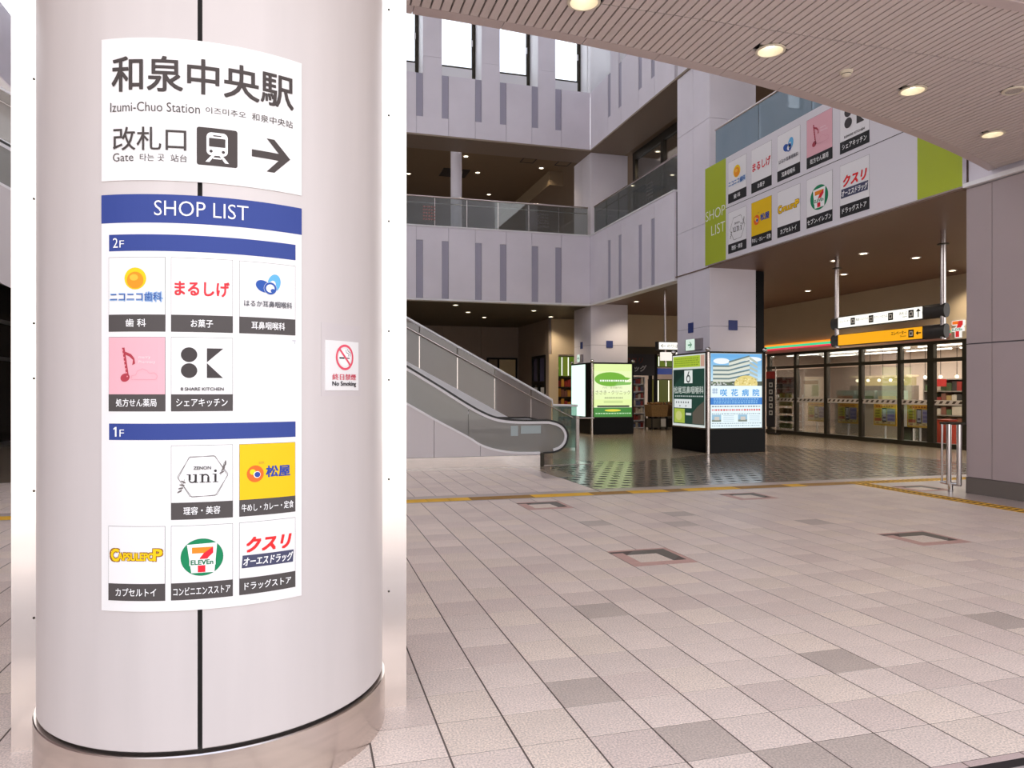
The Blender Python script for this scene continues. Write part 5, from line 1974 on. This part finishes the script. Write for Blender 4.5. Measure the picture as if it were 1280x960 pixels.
def lit_rack(label, x0, x1, y, z0, z1, n, cols):
    s = thing('lit_rack', label, 'lit rack', ((x0 + x1) / 2, y, z0))
    bx('back', x0, x1, y + 0.02, y + 0.06, 0 if z0 < 2.0 else z0, z1, M_DARKSTEEL, s)
    w_ = (x1 - x0) / n
    for k in range(n):
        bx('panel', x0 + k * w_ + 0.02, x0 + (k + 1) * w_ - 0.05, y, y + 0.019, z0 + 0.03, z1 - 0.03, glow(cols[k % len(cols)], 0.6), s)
        bx('tube', x0 + (k + 1) * w_ - 0.045, x0 + (k + 1) * w_ - 0.015, y - 0.01, y + 0.019, z0 + 0.05, z1 - 0.05, glow((250, 246, 220), 1.6), s)
    return s


lit_rack('lit green panels with white tubes above the blue board in the drugstore', 13.32, 14.6, DY + 0.4, 2.42, 2.9, 4, [(84, 116, 20), (110, 130, 30)])
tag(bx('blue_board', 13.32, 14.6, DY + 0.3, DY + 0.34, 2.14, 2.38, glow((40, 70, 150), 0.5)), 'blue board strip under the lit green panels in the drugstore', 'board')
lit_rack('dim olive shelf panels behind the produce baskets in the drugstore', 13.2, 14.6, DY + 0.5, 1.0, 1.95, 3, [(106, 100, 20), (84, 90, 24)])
shelf_unit('drugstore_shelf', 'white lit shelves of packets in the drugstore doorway under the dark sign band', lambda u, v, d: (12.05 + u, DY + 0.5 + d, v), 1.0, 2.05, 7, 0.4, 'white drugstore shelves', '', M_WHITE, 8, (0, 2, 2, 6, 0, 7))
M_WICK = mat('woven brown basket', (122, 92, 50), 0.8, var=0.2, scale=20)
for k, (x, w_) in enumerate(((12.62, 0.72), (13.5, 0.8))):
    b_ = thing('basket_stand', 'brown produce basket on a stand, ' + ('beside the white shelves' if k == 0 else 'half hidden by the hospital kiosk'), 'basket', (x + w_ / 2, DY - 0.6, 0), 'produce baskets by the drugstore')
    for sx in (x + 0.02, x + w_ - 0.06):
        bx('leg', sx, sx + 0.04, DY - 0.9, DY - 0.86, 0, 0.5, M_BLACK, b_)
        bx('leg', sx, sx + 0.04, DY - 0.36, DY - 0.32, 0, 0.5, M_BLACK, b_)
    q = MB()
    P_ = lambda u, v, d: (x + u, DY - 0.9 + d, v)
    q.prism([(0.05, 0.5), (w_ - 0.05, 0.5), (w_, 0.95), (0.0, 0.95)], P_, 0.0, 0.6)
    q.build('basket', M_WICK, b_)
    bx('lower_crate', x + 0.05, x + w_ - 0.05, DY - 0.85, DY - 0.35, 0.08, 0.42, mat('dark crate', (66, 58, 44), 0.7), b_)
    bx('price_card', x + w_ * 0.55, x + w_ * 0.55 + 0.2, DY - 0.93, DY - 0.905, 0.12, 0.42, ink((170, 166, 160)), b_)
    for i in range(6):
        for j in range(2):
            q = MB()
            cx, cy = x + 0.08 + (w_ - 0.16) * i / 5, DY - 0.78 + j * 0.3
            q.ball((cx, cy, 1.002), 0.045, None, 10)
            tag(q.build('produce', mat('brown produce', (146, 104, 52), 0.7), None, True), 'round brown produce, %s row, %s from the left, in the basket %s' % (('front', 'rear')[j], ORD[i], 'beside the white shelves' if k == 0 else 'by the hospital kiosk'), 'produce', 'produce heap, basket %s' % ORD[k])

# shelves behind the window left of the far kiosk
lit_rack('lit green panels at the top of the shop window left of the far kiosk', 9.8, 10.62, 27.9, 2.052, 2.9, 3, [(96, 130, 20), (120, 140, 30)])
shelf_unit('window_shelf', 'shelf of red packets in the shop window left of the far kiosk', lambda u, v, d: (9.8 + u, 27.85 + d, v), 0.82, 2.05, 5, 0.3, 'shop window left of the far kiosk', '', M_DARKSTEEL, 5, (0, 0, 5, 6))

# ------------------------------------------------------------------ steel door guard in front of the pier
gd = thing('door_guard', 'polished steel loop barrier standing in front of the grey pier', 'barrier', (9.15, 8.58, 0))
GYX = 9.17


def loop(pts, r, nm, m=M_CHROME):
    q = MB()
    q.tube(pts, r, 12)
    q.build(nm, m, gd, True)


loop([(GYX, 8.72, 0.12), (GYX, 8.72, 1.0)], 0.015, 'thin_post')
loop([(GYX, 8.60, 0.12), (GYX, 8.60, 1.0)], 0.036, 'post')
loop([(GYX + 0.04, 8.46, 0.12), (GYX + 0.04, 8.46, 1.0)], 0.036, 'post')
loop([(GYX, 8.75, 1.01), (GYX + 0.02, 8.6, 1.015), (GYX + 0.1, 8.40, 1.01)], 0.022, 'top_bar', M_DARKSTEEL)
loop([(GYX, 8.74, 0.13), (GYX + 0.01, 8.6, 0.12), (GYX + 0.05, 8.44, 0.12)], 0.025, 'bottom_bar')
loop([(GYX + 0.01, 8.58, 0.0), (GYX + 0.01, 8.58, 0.12)], 0.036, 'foot')

# ------------------------------------------------------------------ downlights in the dark ceilings
M_LAMP = glow((255, 236, 200), 6.0)


def downlight(name, label, group, x, y, z, power, proto=[None], r=0.09):
    o = thing(name, label, 'light', (x, y, z), group)
    q = MB()
    q.lathe(x, y, [(0.0, z - 0.008), (r * 0.8, z - 0.008), (r * 0.8, z - 0.001)], 14)
    q.build('bulb', M_LAMP, o)
    q = MB()
    q.lathe(x, y, [(r * 0.8, z - 0.001), (r * 0.8, z - 0.012), (r * 1.15, z - 0.012), (r * 1.2, z - 0.001)], 14)
    q.build('rim', M_WHITE, o)
    if power:
        ld = bpy.data.lights.new('downlight', 'SPOT')
        ld.energy = power
        ld.color = (1.0, 0.84, 0.62)
        ld.spot_size = math.radians(130)
        ld.spot_blend = 0.6
        ld.shadow_soft_size = 0.08
        lo = bpy.data.objects.new('downlight_beam', ld)
        lo.location = (0, 0, -0.05)
        lo.parent = o
        COL.objects.link(lo)


for k, (x, y) in enumerate(((4.859, 24.028), (5.745, 26.105), (6.761, 27.758), (7.908, 24.956), (9.2, 26.852), (3.0, 26.0))):
    downlight('ceiling_downlight', 'downlight in the dark low ceiling behind the escalator, ' + ['nearest the escalator top', 'second along the slope', 'deepest in the middle', 'near the front edge', 'beside the far kiosk', 'hidden side near the round pillar'][k], 'downlights in the dark low ceiling', x, y, 4.37, 100)
for k, (x, y) in enumerate(((11.56, 13.0), (11.57, 13.9), (13.15, 15.47), (14.32, 18.34), (15.3, 14.25), (13.05, 13.1), (12.6, 21.5), (10.57, 22.1))):
    downlight('concourse_downlight', 'small lit downlight in the brown concourse ceiling, ' + ['right beside the far sign pipe', 'just behind the far sign pipe', 'between sign pipe and store', 'deepest towards the stripe sign', 'closest to the store logo', 'nearest the lit sign middle', 'behind the hospital kiosk', 'by the far kiosk'][k], 'downlights in the concourse ceiling', x, y, 4.45, 75)
for k, (x, y) in enumerate(((5.406, 24.9), (3.757, 27.485), (6.231, 26.634), (8.357, 25.453), (7.379, 29.482))):
    downlight('gallery_downlight', 'small lit downlight in the upper gallery ceiling, ' + ['right of the slim gallery column', 'far left by the round pillar', 'behind the slim gallery column', 'beside the boxed bulkhead', 'deepest, low over the glass rail'][k], 'downlights in the upper gallery', x, y, 9.68, 40)
downlight('shop_downlight', 'small lit downlight in the upper right shop', 'upper shop lights', 11.6, 22.6, 9.68, 120)
bl = thing('ceiling_vent', 'dark square vent panel in the upper gallery ceiling', 'vent', (5.3, 26.8, 9.68))
bx('grille', 4.9, 5.9, 26.4, 27.4, 9.655, 9.679, mat('dark grille', (50, 44, 36), 0.8), bl)
for k, (x, y) in enumerate(((7.64, 24.75), (8.95, 24.75))):
    hp = thing('ceiling_hatch', 'square ceiling hatch outline in the upper gallery, ' + ['left of the pair', 'beside the corner pillar'][k], 'hatch', (x, y, 9.68))
    q = MB()
    for a, b, c, d in ((-0.25, 0.25, -0.25, -0.22), (-0.25, 0.25, 0.22, 0.25), (-0.25, -0.22, -0.22, 0.22), (0.22, 0.25, -0.22, 0.22)):
        q.box(x + a, x + b, y + c, y + d, 9.665, 9.679)
    q.build('frame', mat('hatch frame', (58, 50, 42), 0.7), hp)

# real lamps of the store and the shop fronts (the tube lights of the rooms)
for (x, y, z, sx, sy, e, c) in ((18.8, 18.5, 2.86, 3.5, 11, 420, (1.0, 0.90, 0.78)), (12.5, 27.6, 3.0, 2.5, 1.6, 60, (1.0, 0.95, 0.85)), (13.2, 20.0, 9.5, 3, 6, 60, (1.0, 0.82, 0.75))):
    ld = bpy.data.lights.new('tube_bank', 'AREA')
    ld.shape = 'RECTANGLE'
    ld.size, ld.size_y = sx, sy
    ld.energy = e
    ld.color = c
    lo = bpy.data.objects.new('tube_bank', ld)
    lo.location = (x, y, z)
    COL.objects.link(lo)
